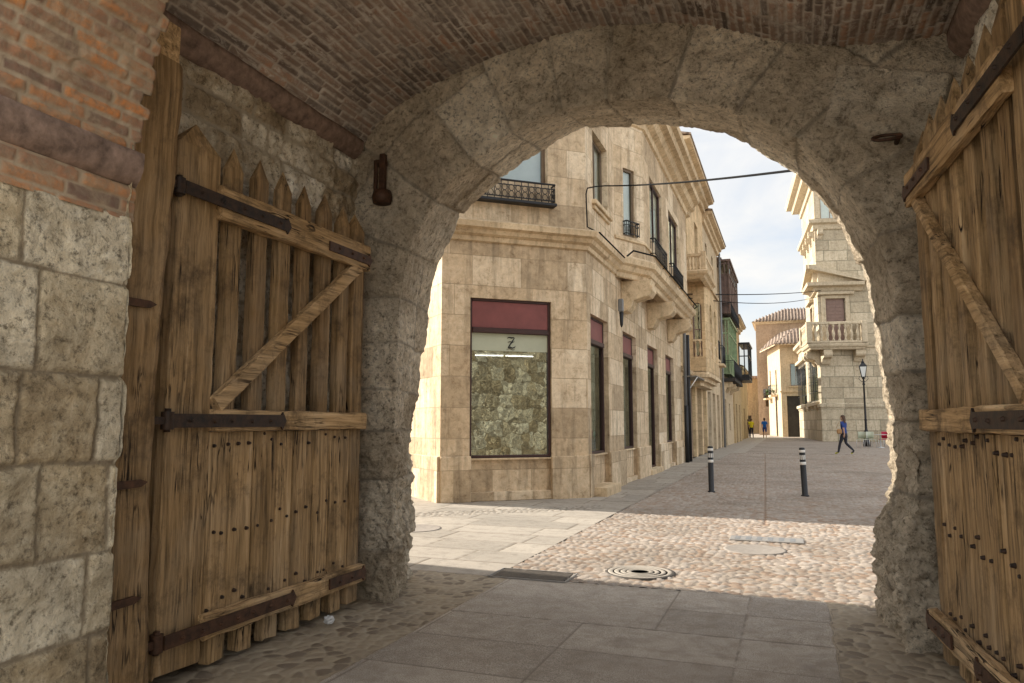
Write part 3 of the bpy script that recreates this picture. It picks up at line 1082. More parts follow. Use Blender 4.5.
def vault(name, prof, y0, y1, res_s, res_y, mat, seed, jag=0.0, ring=0.0, bl=(0.22, 0.30), rh=0.064, amp=0.008, mwid=0.013):
    prof = np.array(prof, float)
    seg = np.hypot(*np.diff(prof, axis=0).T)
    cum = np.concatenate([[0], np.cumsum(seg)])
    s = np.arange(0, cum[-1], res_s)
    # smooth interpolation
    px = np.interp(s, cum, prof[:, 0])
    pz = np.interp(s, cum, prof[:, 1])
    kk = max(3, int(0.35 / res_s) | 1)
    if len(prof) < 40:
        pad = kk // 2
        ker = np.ones(kk) / kk
        for _ in range(2):
            ex = np.concatenate([2 * px[0] - px[1:pad + 1][::-1], px, 2 * px[-1] - px[-pad - 1:-1][::-1]])
            ez = np.concatenate([2 * pz[0] - pz[1:pad + 1][::-1], pz, 2 * pz[-1] - pz[-pad - 1:-1][::-1]])
            px, pz = np.convolve(ex, ker, 'valid'), np.convolve(ez, ker, 'valid')
    tx, tz = np.gradient(px), np.gradient(pz)
    l = np.hypot(tx, tz)
    nx, nz = tz / l, -tx / l          # towards the inside
    row = np.floor(s / rh)
    yend = y1 + jag * (_h(row, row * 0, row * 0, seed) - 0.5)
    q = np.linspace(0, 1, int((y1 - y0) / res_y) + 2)
    Y = y0 + (yend[:, None] - y0) * q[None, :]
    S = np.repeat(s[:, None], len(q), 1)
    wy = Y + 0.01 * vnoise(p3(S * 4, Y * 2), seed)
    ws = S + 0.008 * fbm(p3(S * 2, Y * 1.3), 2, seed + 4)
    d, t_, t2 = layout(wy, ws, np.arange(-rh, cum[-1] + 2 * rh, rh), rand_cuts(y0 - 0.3, y1 + 0.3, bl[0], bl[1], seed), seed)
    d = d + 0.004 * vnoise(p3(S * 40, Y * 40), seed + 2)
    mw = mwid
    k = sstep(mw * 0.3, mw * 1.5, d)
    P = np.stack([np.repeat(px[:, None], len(q), 1), Y, np.repeat(pz[:, None], len(q), 1)], -1)
    h = -0.007 * (1 - k) + (t2 - 0.5) * 0.010 * k + amp * fbm(P * 25, 3, seed) + 0.02 * fbm(P * 1.7, 3, seed + 1)
    Nn = np.stack([nx, nx * 0, nz], -1)[:, None, :]
    P = P + h[..., None] * Nn
    mort = 1 - sstep(mw * 0.4, mw, d)
    if ring > 0:
        ex = [P]
        tt, mm = [t_], [mort]
        for a in (0.004, 0.06, 0.3, ring):
            Q = P[:, -1:, :] - a * Nn
            ex.append(Q)
            tt.append(t_[:, -1:])
            mm.append(mort[:, -1:])
        P = np.concatenate(ex, 1)
        t_ = np.concatenate(tt, 1)
        mort = np.concatenate(mm, 1)
    return into(sheet(name, P, mat, dict(tone=t_, mort=mort), flip=False))


arc1 = [(-1.06 - 1.79 * math.cos(a), 2.66 + 1.79 * math.sin(a)) for a in np.linspace(0, PI, 60)]
vault('brick_vault', arc1, PY0, 2.57, 0.010, 0.010, M['brick'], 71, 0.07, 0.7, rh=0.062)
VP2 = [(-3.36, 3.74), (-3.22, 3.98), (-2.85, 4.15), (-2.4, 4.30), (-1.9, 4.40), (-1.3, 4.45), (-0.6, 4.34), (-0.08, 4.12), (0.25, 3.98), (0.6, 3.93), (0.9, 3.93), (1.12, 3.93)]
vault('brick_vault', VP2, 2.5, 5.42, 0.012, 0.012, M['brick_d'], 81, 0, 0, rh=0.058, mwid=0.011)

# the arch: swept from measured near and far outlines
CX, CZ = -1.33, 2.2
far_pts = [(-3.22, 2.2), (-3.19, 2.56), (-3.09, 2.95), (-2.97, 3.13), (-2.85, 3.42), (-2.61, 3.58), (-2.35, 3.76), (-1.97, 3.93), (-1.77, 4.04), (-1.52, 4.06), (-1.13, 4.0),
           (-0.7, 3.9), (-0.41, 3.81), (-0.06, 3.54), (0.14, 3.38), (0.29, 3.19), (0.48, 2.78), (0.55, 2.59), (0.60, 2.2)]
near_pts = [(-2.96, 2.2), (-2.92, 2.56), (-2.84, 2.89), (-2.62, 3.23), (-2.25, 3.53), (-1.95, 3.70), (-1.54, 3.81), (-1.29, 3.83), (-0.96, 3.80), (-0.58, 3.73), (-0.2, 3.56), (0.15, 3.30),
            (0.42, 2.95), (0.60, 2.6), (0.68, 2.2)]
jl_f = ([0, 0.67, 1.23, 1.61, 2.08, 2.2], [-3.34, -3.39, -3.38, -3.29, -3.24, -3.22])
jl_n = ([0, 0.8, 1.42, 2.2], [-2.98, -2.98, -2.99, -2.96])
jr_f = ([0, 0.5, 0.66, 0.82, 1.11, 1.57, 2.0, 2.2], [0.58, 0.59, 0.62, 0.69, 0.70, 0.65, 0.62, 0.60])
jr_n = ([0, 0.3, 0.62, 0.9, 1.5, 2.2], [0.62, 0.60, 0.64, 0.72, 0.70, 0.68])


def polar(pts, ph):
    p = np.array(pts)
    a = np.arctan2(p[:, 1] - CZ, p[:, 0] - CX)
    r = np.hypot(p[:, 1] - CZ, p[:, 0] - CX)
    i = np.argsort(a)
    rr = np.interp(ph, a[i], r[i])
    return CX + rr * np.cos(ph), CZ + rr * np.sin(ph)


RES = 0.013
nj = int(2.25 / RES)
na = int(1.85 * PI / RES)
zj = np.linspace(-0.05, 2.2, nj, endpoint=False)
ph = np.linspace(PI, 0, na)
zr = np.linspace(2.2, -0.05, nj + 1)[1:]
fx, fz = polar(far_pts, ph)
nx_, nz_ = polar(near_pts, ph)
FX = np.concatenate([np.interp(zj, *jl_f), fx, np.interp(zr, *jr_f)])
FZ = np.concatenate([zj, fz, zr])
NX = np.concatenate([np.interp(zj, *jl_n), nx_, np.interp(zr, *jr_n)])
NZ = np.concatenate([zj, nz_, zr])
EX = np.concatenate([-np.ones(nj), np.cos(ph), np.ones(nj)])
EZ = np.concatenate([np.zeros(nj), np.sin(ph), np.zeros(nj)])
T = np.arange(len(FX)) * RES
YN, YF = 5.30, 6.32
a_out = np.linspace(1.45, 0, int(1.45 / RES))
b_sof = np.linspace(0, 1, int(1.0 / RES))[1:-1]
c_out = np.linspace(0, 1.2, int(1.2 / 0.03))
nT = len(T)
P1 = np.stack([NX[:, None] + EX[:, None] * a_out, np.full((nT, len(a_out)), YN), NZ[:, None] + EZ[:, None] * a_out], -1)
P2 = np.stack([NX[:, None] * (1 - b_sof) + FX[:, None] * b_sof, np.tile(YN + (YF - YN) * b_sof, (nT, 1)), NZ[:, None] * (1 - b_sof) + FZ[:, None] * b_sof], -1)
P3 = np.stack([FX[:, None] + EX[:, None] * c_out, np.full((nT, len(c_out)), YF), FZ[:, None] + EZ[:, None] * c_out], -1)
P = np.concatenate([P1, P2, P3], 1)
W = np.concatenate([-a_out, 1.0 * b_sof, 1.0 + c_out])
for _ in range(5):
    Q = P.copy()
    Q[:, 1:-1] = (P[:, :-2] + P[:, 1:-1] * 2 + P[:, 2:]) / 4
    P = Q
for _ in range(3):
    Q = P.copy()
    Q[1:-1] = (P[:-2] + P[1:-1] * 2 + P[2:]) / 4
    P = Q
NN = -normals(P)
TT, WW = np.meshgrid(T, W, indexing='ij')
tj = [-0.1, 0.42, 0.98, 1.38, 1.72, 2.1]
tv = list(np.arange(2.52, 2.2 + 1.85 * PI - 0.1, 0.47) + RNG.uniform(-0.06, 0.06, len(np.arange(2.52, 2.2 + 1.85 * PI - 0.1, 0.47))))
tend = T[-1]
trr = [tend - x for x in (2.15, 1.78, 1.46, 0.98, 0.0)]
rows_t = sorted(tj + [x for x in tv if 2.25 < x < tend - 2.3] + trr) + [tend + 0.5]


def arch_cuts(r):
    rr = random.Random(500 + r)
    c = [-3.0, -1.28 + rr.uniform(-.1, .1), -0.72 + rr.uniform(-.12, .12), -0.72 + 1.3 + rr.uniform(-.15, .15), 1.75 + rr.uniform(-.1, .1), 2.4, 4]
    return c


wt_ = TT + 0.03 * fbm(P * 2.0, 3, 91)
ww_ = WW + 0.03 * fbm(P * 2.0 + 9, 3, 92)
d, t_, t2 = layout(ww_, wt_, rows_t, arch_cuts, 93)
d = d + 0.006 * vnoise(P * 25, 94)
k = sstep(0.003, 0.018, d)
jv = sstep(-0.25, 0.45, vnoise(P * 2.3, 90))
h = -0.026 * jv * (1 - k) + (t2 - 0.5) * 0.035 * k
low = np.exp(-((P[..., 2] - 0.6) / 0.9) ** 2)
ero = 0.75 + 1.15 * low
h = h + ero * ((0.016 + 0.03 * low) * fbm(P * 2.6, 3, 95) + (0.022 + 0.014 * low) * fbm(P * 9, 5, 96, 0.65) + 0.012 * fbm(P * 30, 3, 97, 0.7))
ridg = 1 - np.abs(fbm(P * 5.5, 4, 98)) * 3
h = h - 0.02 * ero * np.clip(ridg, 0, 1) ** 2
# a paler squared block let into the haunch on the right
bx = (P[..., 0] - 0.68) * 0.95 + (P[..., 2] - 3.52) * -0.25
bz = (P[..., 2] - 3.52) * 0.95 + (P[..., 0] - 0.68) * 0.25
blk = sstep(0.35, 0.33, np.abs(bx)) * sstep(0.23, 0.21, np.abs(bz)) * (WW < 0) * (P[..., 1] < 5.5)
h = h * (1 - 0.6 * blk) + 0.045 * blk
t_ = t_ * (1 - blk) + 1.1 * blk
edge = np.abs(np.maximum(np.abs(bx) - 0.34, np.abs(bz) - 0.22)) < 0.014
mort = (1 - sstep(0.004, 0.016, d)) * (1 - blk) * 0.8 * (1 - 0.6 * jv)
P = P + h[..., None] * NN
P[..., 2] = np.maximum(P[..., 2], -0.05)
into(sheet('arch_ring', P, M['arch'], dict(tone=t_, mort=mort), flip=True))

# the mass of the gatehouse round the passage and its outer wall
mb = MB()
mb.box(-9.0, -3.52, PY0 + 0.02, 6.24, -0.3, 7.6, M['wall'], 0.5)
mb.box(1.30, 10.0, PY0 + 0.02, 6.24, -0.3, 7.6, M['wall'], 0.5)
mb.box(-3.52, 1.30, PY0 + 0.02, 6.24, 4.92, 7.6, M['wall'], 0.5)
into(mb.build('gatehouse_core'))
rows_e = [-0.1, 0.5, 1.0, 1.45, 1.9, 2.4, 2.85, 3.3, 3.75, 4.2, 4.7, 5.2, 5.6, 6.1, 6.6, 7.1, 7.6]
wall_sheet('outer_wall', (0, 6.27, 0), (1, 0, 0), (0, 1, 0), 1.2, 10, 0, 7.6, 0.035, rows_e, rand_cuts(0, 11, 0.5, 1.1, 63), 63, M['wall'], 0.03, 0.025, 0.015, 0.01)
wall_sheet('outer_wall', (0, 6.27, 0), (1, 0, 0), (0, 1, 0), -9, -3.9, 0, 7.6, 0.05, rows_e, rand_cuts(-10, -3, 0.5, 1.1, 64), 64, M['wall'], 0.05, 0.03, 0.04, 0.03)
wall_sheet('outer_wall', (0, 6.27, 0), (1, 0, 0), (0, 1, 0), -3.95, 1.25, 5.0, 7.6, 0.05, rows_e, rand_cuts(-10, 3, 0.5, 1.1, 65), 65, M['wall'], 0.05, 0.03, 0.04, 0.03)
mb = MB()
mb.box(-9.2, 10.2, PY0 - 0.15, 6.45, 7.6, 7.85, M['wall'], 0.4)
into(mb.build('parapet'))
# inner mouth of the passage behind the viewer
mb = MB()
mb.box(-3.6, -2.84, PY0 - 0.2, PY0 + 0.06, 0, 4.95, M['wall'], 0.5)
mb.box(0.72, 1.4, PY0 - 0.2, PY0 + 0.06, 0, 4.95, M['wall'], 0.5)
mb.box(-2.84, 0.72, PY0 - 0.2, PY0 + 0.06, 4.42, 4.95, M['wall'], 0.5)
into(mb.build('inner_mouth'))
# unseen block added beside the gatehouse, placed to throw shade at the arch mouth
mb = MB()
mb.box(-26, -9.02, 2.0, 7.2, -0.3, 6.2, M['wall'], 0.5)
mb.build('shade_block', label='unseen stone block added beside the gatehouse to shade the arch mouth', cat='wall')

# ------------------------------------------------------------------ the wooden gate leaves
def plank(mb, x0, x1, y0, y1, z0, z1, mat, along='z', seg=0.12, jit=0.004, tip=0.0, tone=None, seed=0, M_=None, wear=0.0):
    """a hewn timber: box with wavy edges, optionally a four-sided point on top; tip downwards wear"""
    L_ = (z1 - z0) if along == 'z' else (x1 - x0)
    n = max(2, int(L_ / seg))
    vs, fs = [], []
    rr = random.Random(seed * 17 + int(x0 * 1000) + int(z0 * 777))
    off = [(rr.uniform(-jit, jit), rr.uniform(-jit, jit)) for _ in range(4)]
    b = min(0.008, abs(x1 - x0) * .2, abs(y1 - y0) * .2, abs(z1 - z0) * .2)
    ring = []
    for i in range(n + 1):
        q = i / n
        if along == 'z':
            z = z0 + (z1 - z0) * q
            cs = [(x0 + b, y0), (x1 - b, y0), (x1, y0 + b), (x1, y1 - b), (x1 - b, y1), (x0 + b, y1), (x0, y1 - b), (x0, y0 + b)]
            r_ = [(x + rr.uniform(-jit, jit), y + rr.uniform(-jit, jit) * 0.7, z + (rr.uniform(-jit, jit) * 2 if 0 < i < n else (wear * rr.uniform(0, 1) if i == 0 else 0))) for x, y in cs]
        else:
            x = x0 + (x1 - x0) * q
            cs = [(y0 + b, z0), (y1 - b, z0), (y1, z0 + b), (y1, z1 - b), (y1 - b, z1), (y0 + b, z1), (y0, z1 - b), (y0, z0 + b)]
            r_ = [(x, y + rr.uniform(-jit, jit) * 0.7, z + rr.uniform(-jit, jit)) for y, z in cs]
        ring.append(r_)
    for r_ in ring:
        vs += r_
    for i in range(n):
        for k in range(8):
            f = [i * 8 + k, i * 8 + (k + 1) % 8, (i + 1) * 8 + (k + 1) % 8, (i + 1) * 8 + k]
            fs.append(f)
    fs.append(list(range(8))[::-1])
    if tip > 0 and along == 'z':
        vs.append(((x0 + x1) / 2 + rr.uniform(-.01, .01), (y0 + y1) / 2, z1 + tip))
        c = len(vs) - 1
        for k in range(8):
            fs.append([n * 8 + k, n * 8 + (k + 1) % 8, c])
    else:
        fs.append([n * 8 + k for k in range(8)])
    mb.add(vs, fs, mat, tone, False, M_)


def make_leaf(sg, label, loc, rz, seed, W=2.04, dt=0.0, bh=0.05):
    """sg = direction of the visible face along local y"""
    g = empty('gate_leaf', loc, rz, label=label, cat='gate', group='two oak gate leaves standing open')
    rr = random.Random(seed)

    def Y2(a, b):
        return (min(sg * a, sg * b), max(sg * a, sg * b))
    H = 2.98 + dt
    # hanging stile, one broad board the whole height
    mb = MB()
    y = Y2(-0.05, 0.055)
    plank(mb, 0.0, 0.33, y[0], y[1], 0.06, H, M['wood_z'], tip=0.16, seed=seed, tone=0.55, wear=0.03)
    mb.build('hanging_stile', g)
    # tall pickets
    n = 8
    xs = [0.425 + i * (W - 0.52) / 6 for i in range(7)]
    for i, x in enumerate(xs[:]):
        if i == 6:
            break
        w = rr.uniform(0.105, 0.125)
        mb = MB()
        y = Y2(-0.03, 0.042)
        dz = rr.uniform(-0.035, 0.02)
        plank(mb, x, x + w, y[0], y[1], 1.40, H + dz - 0.03, M['wood_z'], tip=0.15, seed=seed + i)
        mb.build('picket', g)
    mb = MB()
    y = Y2(-0.05, 0.045)
    plank(mb, W - 0.15, W, y[0], y[1], 0.05, H - 0.06, M['wood_z'], tip=0.14, seed=seed + 9, tone=0.35)
    mb.build('closing_stile', g)
    # lower boards
    x = 0.335
    i = 0
    while x < W - 0.16:
        w = rr.uniform(0.16, 0.24)
        x1 = min(x + w, W - 0.152)
        if W - 0.152 - x1 < 0.1:
            x1 = W - 0.152
        mb = MB()
        y = Y2(-0.03 + rr.uniform(-.004, .004), 0.040 + rr.uniform(-.007, .007))
        plank(mb, x + 0.003, x1 - 0.004, y[0], y[1], 0.20, 1.345, M['wood_z'], seed=seed + 20 + i, jit=0.003, tone=rr.uniform(0.55, 1.0))
        for zz in (0.36, 0.80, 1.29):
            for fx_ in (0.28, 0.72):
                nx = x + (x1 - x) * fx_ + rr.uniform(-.02, .02)
                nz = zz + rr.uniform(-.045, .045)
                if rr.random() < .12:
                    continue
                mb.cyl((nx, sg * 0.035, nz), (nx, sg * 0.056, nz), 0.013, M['iron'], 0.008, n=7)
        mb.build('lower_board', g)
        x = x1
        i += 1
    # feet of the pickets that show under the bottom rail
    for i in range(6):
        x = 0.425 + i * (W - 0.52) / 6
        mb = MB()
        y = Y2(-0.055, 0.02)
        z0 = 0.0 + rr.uniform(0, 0.02)
        plank(mb, x, x + rr.uniform(0.12, 0.14), y[0], y[1], z0, 0.20, M['wood_z'], seed=seed + 40 + i, tone=0.9, wear=0.03, seg=0.05)
        mb.build('picket_foot', g)
    # rails
    mb = MB()
    y = Y2(0.046, 0.105)
    plank(mb, 0.30, W - 0.01, y[0], y[1], 2.60 + dt, 2.80 + dt, M['wood_x'], along='x', seed=seed + 50, tone=0.62, jit=0.006)
    mb.build('top_rail', g)
    mb = MB()
    plank(mb, 0.32, W - 0.01, Y2(0.05, 0.10)[0], Y2(0.05, 0.10)[1], 1.35, 1.475, M['wood_x'], along='x', seed=seed + 51, tone=0.85)
    mb.build('middle_rail', g)
    mb = MB()
    plank(mb, 0.30, W, Y2(0.05, 0.11)[0], Y2(0.05, 0.11)[1], 0.195, 0.325, M['wood_x'], along='x', seed=seed + 52, tone=0.9, jit=0.008)
    mb.build('bottom_rail', g)
    # diagonal brace from the hinge side up to the closing side
    mb = MB()
    a, b = Vector((0.34, 0, 1.50)), Vector((W - 0.13, 0, 2.62 + dt))
    dv = b - a
    ang = math.atan2(dv.z, dv.x)
    MM = Matrix.Translation((a.x, 0, a.z)) @ Matrix.Rotation(-ang, 4, 'Y')
    y = Y2(0.04, 0.098)
    plank(mb, 0, dv.length, y[0], y[1], -bh, bh, M['wood_x'], along='x', seed=seed + 53, tone=0.8, M_=MM)
    o = mb.build('brace', g)
    # iron straps with hinge eyes

    def strap(x0, x1, z, h, yo, name, mat, knuckle):
        s_ = MB()
        yy = Y2(yo, yo + 0.012)
        pts = [(x0, z - h), (x1 - 0.05, z - h), (x1 - 0.035, z - h * 1.5), (x1, z), (x1 - 0.035, z + h * 1.5), (x1 - 0.05, z + h), (x0, z + h)]
        s_.prism(pts, yy[0], yy[1], 'y', mat)
        k_ = 0.12
        while x0 + k_ < x1 - 0.06:
            s_.cyl((x0 + k_, sg * (yo + .01), z + rr.uniform(-.006, .006)), (x0 + k_, sg * (yo + .026), z), 0.013, mat, 0.007, n=7)
            k_ += rr.uniform(0.13, 0.2)
        if knuckle:
            s_.cyl((x0 - 0.02, sg * 0.085, z - h * 1.25), (x0 - 0.02, sg * 0.085, z + h * 1.25), 0.035, mat, n=10)
            s_.tube([(x0 - 0.02, sg * 0.085, z - h * 1.6), (x0 - 0.02, sg * 0.085, z + h * 1.7)], 0.017, mat)
            s_.box(x0 - 0.13, x0 - 0.02, sg * 0.07, sg * 0.10, z - 0.02, z + 0.02, mat)
        s_.build(name, g)
    strap(0.0, 0.93, 2.70 + dt, 0.036, 0.106, 'hinge_strap', M['iron'], True)
    strap(1.38, W + 0.0, 2.68 + dt, 0.034, 0.106, 'end_strap', M['rust'], False)
    strap(0.0, 0.95, 1.41, 0.038, 0.101, 'hinge_strap', M['iron'], True)
    strap(0.0, 1.10, 0.262, 0.036, 0.112, 'hinge_strap', M['rust'], True)
    strap(1.48, W + 0.0, 0.265, 0.036, 0.112, 'end_strap', M['rust'], False)
    for za, zb in ((0.24, 0.95), (2.25, 2.70 + dt)):
        mb = MB()
        mb.box(W + 0.001, W + 0.008, Y2(-0.02, 0.04)[0], Y2(-0.02, 0.04)[1], za, zb, M['rust'])
        mb.build('edge_iron', g)
    return g


make_leaf(-1, 'weathered oak gate leaf on the left, spiked pickets above nailed boards', (-3.20, 3.10, 0), PI / 2 - 0.0, 5, W=1.96)
make_leaf(1, 'weathered oak gate leaf on the right, folded back against the passage wall', (0.965, 3.06, 0), PI / 2 + 0.072, 8, W=1.99, dt=0.12, bh=0.034)

for (x0, x1, lab, sd) in ((-3.42, -2.985, 'thick hewn oak post carrying the left gate leaf', 3), (1.03, 1.38, 'thick hewn oak post carrying the right gate leaf', 4)):
    p = empty('gate_post', ((x0 + x1) / 2, 2.76, 0), label=lab, cat='post', group='oak posts of the gate')
    mb = MB()
    w = (x1 - x0) / 2
    n = 26
    vs, fs = [], []
    rr = random.Random(sd)
    for i in range(n + 1):
        z = 3.30 * i / n
        q = 0.03 * math.sin(z * 1.4 + sd)
        sp = 0.035 if z < 0.9 else 0.0
        cs = [(-w, -.17), (-w * .5, -.195), (w * .9, -.185), (w, -.15), (w, .12), (w * .9, .16), (-w * .5, .165), (-w, .14)]
        vs += [(a + q * .4 + rr.uniform(-.007, .007), b * (1 + sp * 2) + q + rr.uniform(-.006, .006), z) for a, b in cs]
    for i in range(n):
        for k in range(8):
            fs.append([i * 8 + k, i * 8 + (k + 1) % 8, (i + 1) * 8 + (k + 1) % 8, (i + 1) * 8 + k])
    fs.append([n * 8 + k for k in range(8)])
    mb.add(vs, fs, M['wood_post'], 0.25, False)
    mb.build('post_timber', p)
    if sd == 3:
        for zz in (1.98, 1.10, 0.55):
            mb = MB()
            mb.prism([(-.16, zz - .018), (.03, zz - .012), (.07, zz + .01), (.03, zz + .024), (-.16, zz + .022)], w + 0.004, w + 0.02, 'x', M['rust'])
            mb.build('cramp', p)
    mb = MB()
    plank(mb, -w, w - 0.02, -0.13, 0.17, 3.30, 3.52, M['wood_x'], along='x', tone=0.9, seed=sd)
    mb.build('head_block', p)

# iron pintle hanging from the arch on the left, iron ring in a hole on the right
b = empty('iron_bracket', (-3.10, 5.22, 3.53), label='rusty iron hinge bracket hanging on the left of the arch', cat='bracket')
mb = MB()
mb.box(-0.025, 0.025, -0.02, 0.03, -0.24, 0.10, M['rust'], bev=0.006)
mb.box(-0.09, -0.06, -0.0, 0.03, -0.20, 0.04, M['rust'], bev=0.006)
mb.box(-0.09, 0.0, 0.0, 0.12, 0.02, 0.06, M['rust'], bev=0.006)
mb.build('strap_bar', b)
mb = MB()
mb.lathe([(0.035, -0.05), (0.075, -0.055), (0.085, 0.0), (0.075, 0.05), (0.035, 0.055)], M['rust'], (0.0, 0.0, -0.27), 14)
mb.build('socket', b)
b = empty('iron_ring', (0.66, 5.20, 3.24), label='dark iron ring set in the arch above the right gate leaf', cat='ring')
mb = MB()
mb.tube([(0.085 * math.cos(a), -0.01 + 0.03 * math.sin(a), 0.026 * math.sin(a)) for a in np.linspace(0, 2 * PI, 20)], 0.011, M['rust'])
mb.build('ring_loop', b)
mb = MB()
mb.cyl((0.07, -0.03, 0.0), (0.07, 0.14, 0.0), 0.016, M['rust'])
mb.build('spike', b)

# ------------------------------------------------------------------ building helpers
def frame2(p0, p1):
    """origin, direction and inward normal of a wall running p0 -> p1 with its outside on the right"""
    p0, p1 = Vector(p0), Vector(p1)
    d = (p1 - p0).normalized()
    return p0, d, Vector((-d.y, d.x)), (p1 - p0).length


def wmat(p0, p1):
    """matrix: local x along the wall, local y into the wall, z up"""
    o, d, n, _ = frame2(p0, p1)
    return Matrix(((d.x, n.x, 0, o.x), (d.y, n.y, 0, o.y), (0, 0, 1, 0), (0, 0, 0, 1)))


def window(parent, Mx, u0, u1, z0, z1, dep, cols=2, rows=1, fm='bronze', glass='glass_sky', fw=0.06, back='curtain', backd=0.03, transom=None):
    mb = MB()
    y0, y1 = dep - 0.06, dep
    mb.box(u0, u0 + fw, y0, y1, z0, z1, M[fm], M=Mx, bev=.006)
    mb.box(u1 - fw, u1, y0, y1, z0, z1, M[fm], M=Mx, bev=.006)
    mb.box(u0 + fw, u1 - fw, y0, y1, z1 - fw, z1, M[fm], M=Mx, bev=.006)
    mb.box(u0 + fw, u1 - fw, y0, y1, z0, z0 + fw, M[fm], M=Mx, bev=.006)
    for i in range(1, cols):
        x = u0 + (u1 - u0) * i / cols
        mb.box(x - fw * .4, x + fw * .4, y0 + .01, y1 - .005, z0 + fw, z1 - fw, M[fm], M=Mx)
    for j in range(1, rows):
        z = z0 + (z1 - z0) * j / rows
        mb.box(u0 + fw, u1 - fw, y0 + .014, y1 - .01, z - fw * .3, z + fw * .3, M[fm], M=Mx)
    w = mb.build('window', parent)
    mb = MB()
    mb.add([(u0 + fw * .5, y1 - .025, z0 + fw * .5), (u1 - fw * .5, y1 - .025, z0 + fw * .5), (u1 - fw * .5, y1 - .025, z1 - fw * .5), (u0 + fw * .5, y1 - .025, z1 - fw * .5)], [(0, 1, 2, 3)], M[glass], M=Mx)
    mb.build('pane', w)
    if back:
        mb = MB()
        mb.box(u0 + .01, u1 - .01, dep + backd, dep + backd + 0.02, z0, z1, M[back], M=Mx)
        mb.build('curtain' if back == 'curtain' else 'backing', w)
    return w


def iron_rail(parent, pts, z0, z1, mat='black', step=0.11, fancy=False, r=0.009):
    mb = MB()
    for a, b in zip(pts[:-1], pts[1:]):
        a, b = Vector((*a, 0)), Vector((*b, 0))
        L_ = (b - a).length
        for z, rr in ((z1, 0.018), (z0 + 0.04, 0.012), (z1 - 0.09, 0.010)):
            mb.tube([a + Vector((0, 0, z)), b + Vector((0, 0, z))], rr, M[mat], 6)
        n = max(2, int(L_ / step))
        for i in range(n + 1):
            p = a + (b - a) * (i / n)
            mb.tube([p + Vector((0, 0, z0)), p + Vector((0, 0, z1))], r, M[mat], 5)
            if fancy and i < n:
                c = a + (b - a) * ((i + .5) / n)
                d = (b - a).normalized()
                zc, hr = (z0 + z1) / 2 - 0.02, (z1 - z0) * 0.17
                for s_ in (-1, 1):
                    mb.tube([c + d * (L_ / n * .36 * math.cos(t_)) + Vector((0, 0, zc + s_ * hr + hr * math.sin(t_))) for t_ in np.linspace(0, 2 * PI, 11)], r * .8, M[mat], 4)
    return mb.build('railing', parent)


def baluster_prof(h, r):
    return [(r * .8, 0), (r * .8, h * .08), (r * .45, h * .14), (r * .5, h * .2), (r, h * .38), (r * .75, h * .52), (r * .42, h * .7), (r * .5, h * .82), (r * .8, h * .9), (r * .8, h)]


def corbel(parent, Mx, u, w, z0, z1, out, mat='trim'):
    """scrolled bracket on the wall face, out metres deep"""
    h = z1 - z0
    pr = [(0.0, z0), (-out * .20, z0 + .02 * h), (-out * .32, z0 + .18 * h), (-out * .38, z0 + .36 * h), (-out * .62, z0 + .42 * h), (-out * .88, z0 + .48 * h), (-out, z0 + .64 * h), (-out, z0 + .80 * h), (-out * .93, z0 + .84 * h), (-out * .97, z1), (0.0, z1)]
    mb = MB()
    vs = [(u - w / 2, a, b) for a, b in pr] + [(u + w / 2, a, b) for a, b in pr]
    n = len(pr)
    fs = [list(range(n)), list(range(n, 2 * n))[::-1]] + [[i, i + n, (i + 1) % n + n, (i + 1) % n] for i in range(n)]
    mb.add(vs, fs, M[mat], 0.5, M=Mx)
    return mb.build('corbel', parent, bevel=0.012)


def arch_poly(u0, u1, z0, z1, n=10):
    r = (u1 - u0) / 2
    c = (u0 + u1) / 2
    return [(u0, z0)] + [(c - r * math.cos(a), z1 - r + r * math.sin(a)) for a in np.linspace(0, PI, n)] + [(u1, z0)]


def building(label, cat='building', loc=(0, 0, 0), group=None):
    return empty('building', loc, label=label, cat=cat, group=group)


def put(o, parent):
    o.parent = parent
    o.matrix_parent_inverse = Matrix.Translation(parent.location).inverted()
    return o


# every builder below works in world coordinates with the building's Empty at the origin of its parts
# ------------------------------------------------------------------ the corner shop
CA = (-3.6, 13.77)
a40 = R(40)
LA = 2.88
CL = (CA[0] - LA * math.cos(a40), CA[1] - LA * math.sin(a40))
dl = Vector((-1.47, 1.37)).normalized()
CE = (CL[0] + dl.x * 9, CL[1] + dl.y * 9)
CB = (-3.6, 27.0)
bd = empty('shop_building', label='cream sandstone corner building with maroon shop windows facing the arch', cat='building')
MA, MBm, ME = wmat(CL, CA), wmat(CA, CB), wmat(CE, CL)
uA = lambda u: LA - u     # measured from the corner
F = M['fac']
TR = M['trim']
mb = MB()
# ground floor: front A
winA = (uA(2.34), uA(0.74), 0.76, 3.68)
mb.wall(CL, CA, -0.05, 5.0, [(uA(2.34), uA(0.74), 0.10, 3.68, 0.16)], F)
# ground floor: front B
BW = [(0.28, 1.78, 0.10, 3.54), (3.28, 4.88, 0.10, 3.54), (6.5, 8.2, 0.02, 3.54), (9.68, 11.4, 0.10, 3.54)]
mb.wall(CA, CB, -0.05, 5.0, [(a, b, c, e, 0.24) for a, b, c, e in BW], F)
mb.wall(CE, CL, -0.05, 5.0, [], F)
put(mb.build('ground_floor_wall'), bd)
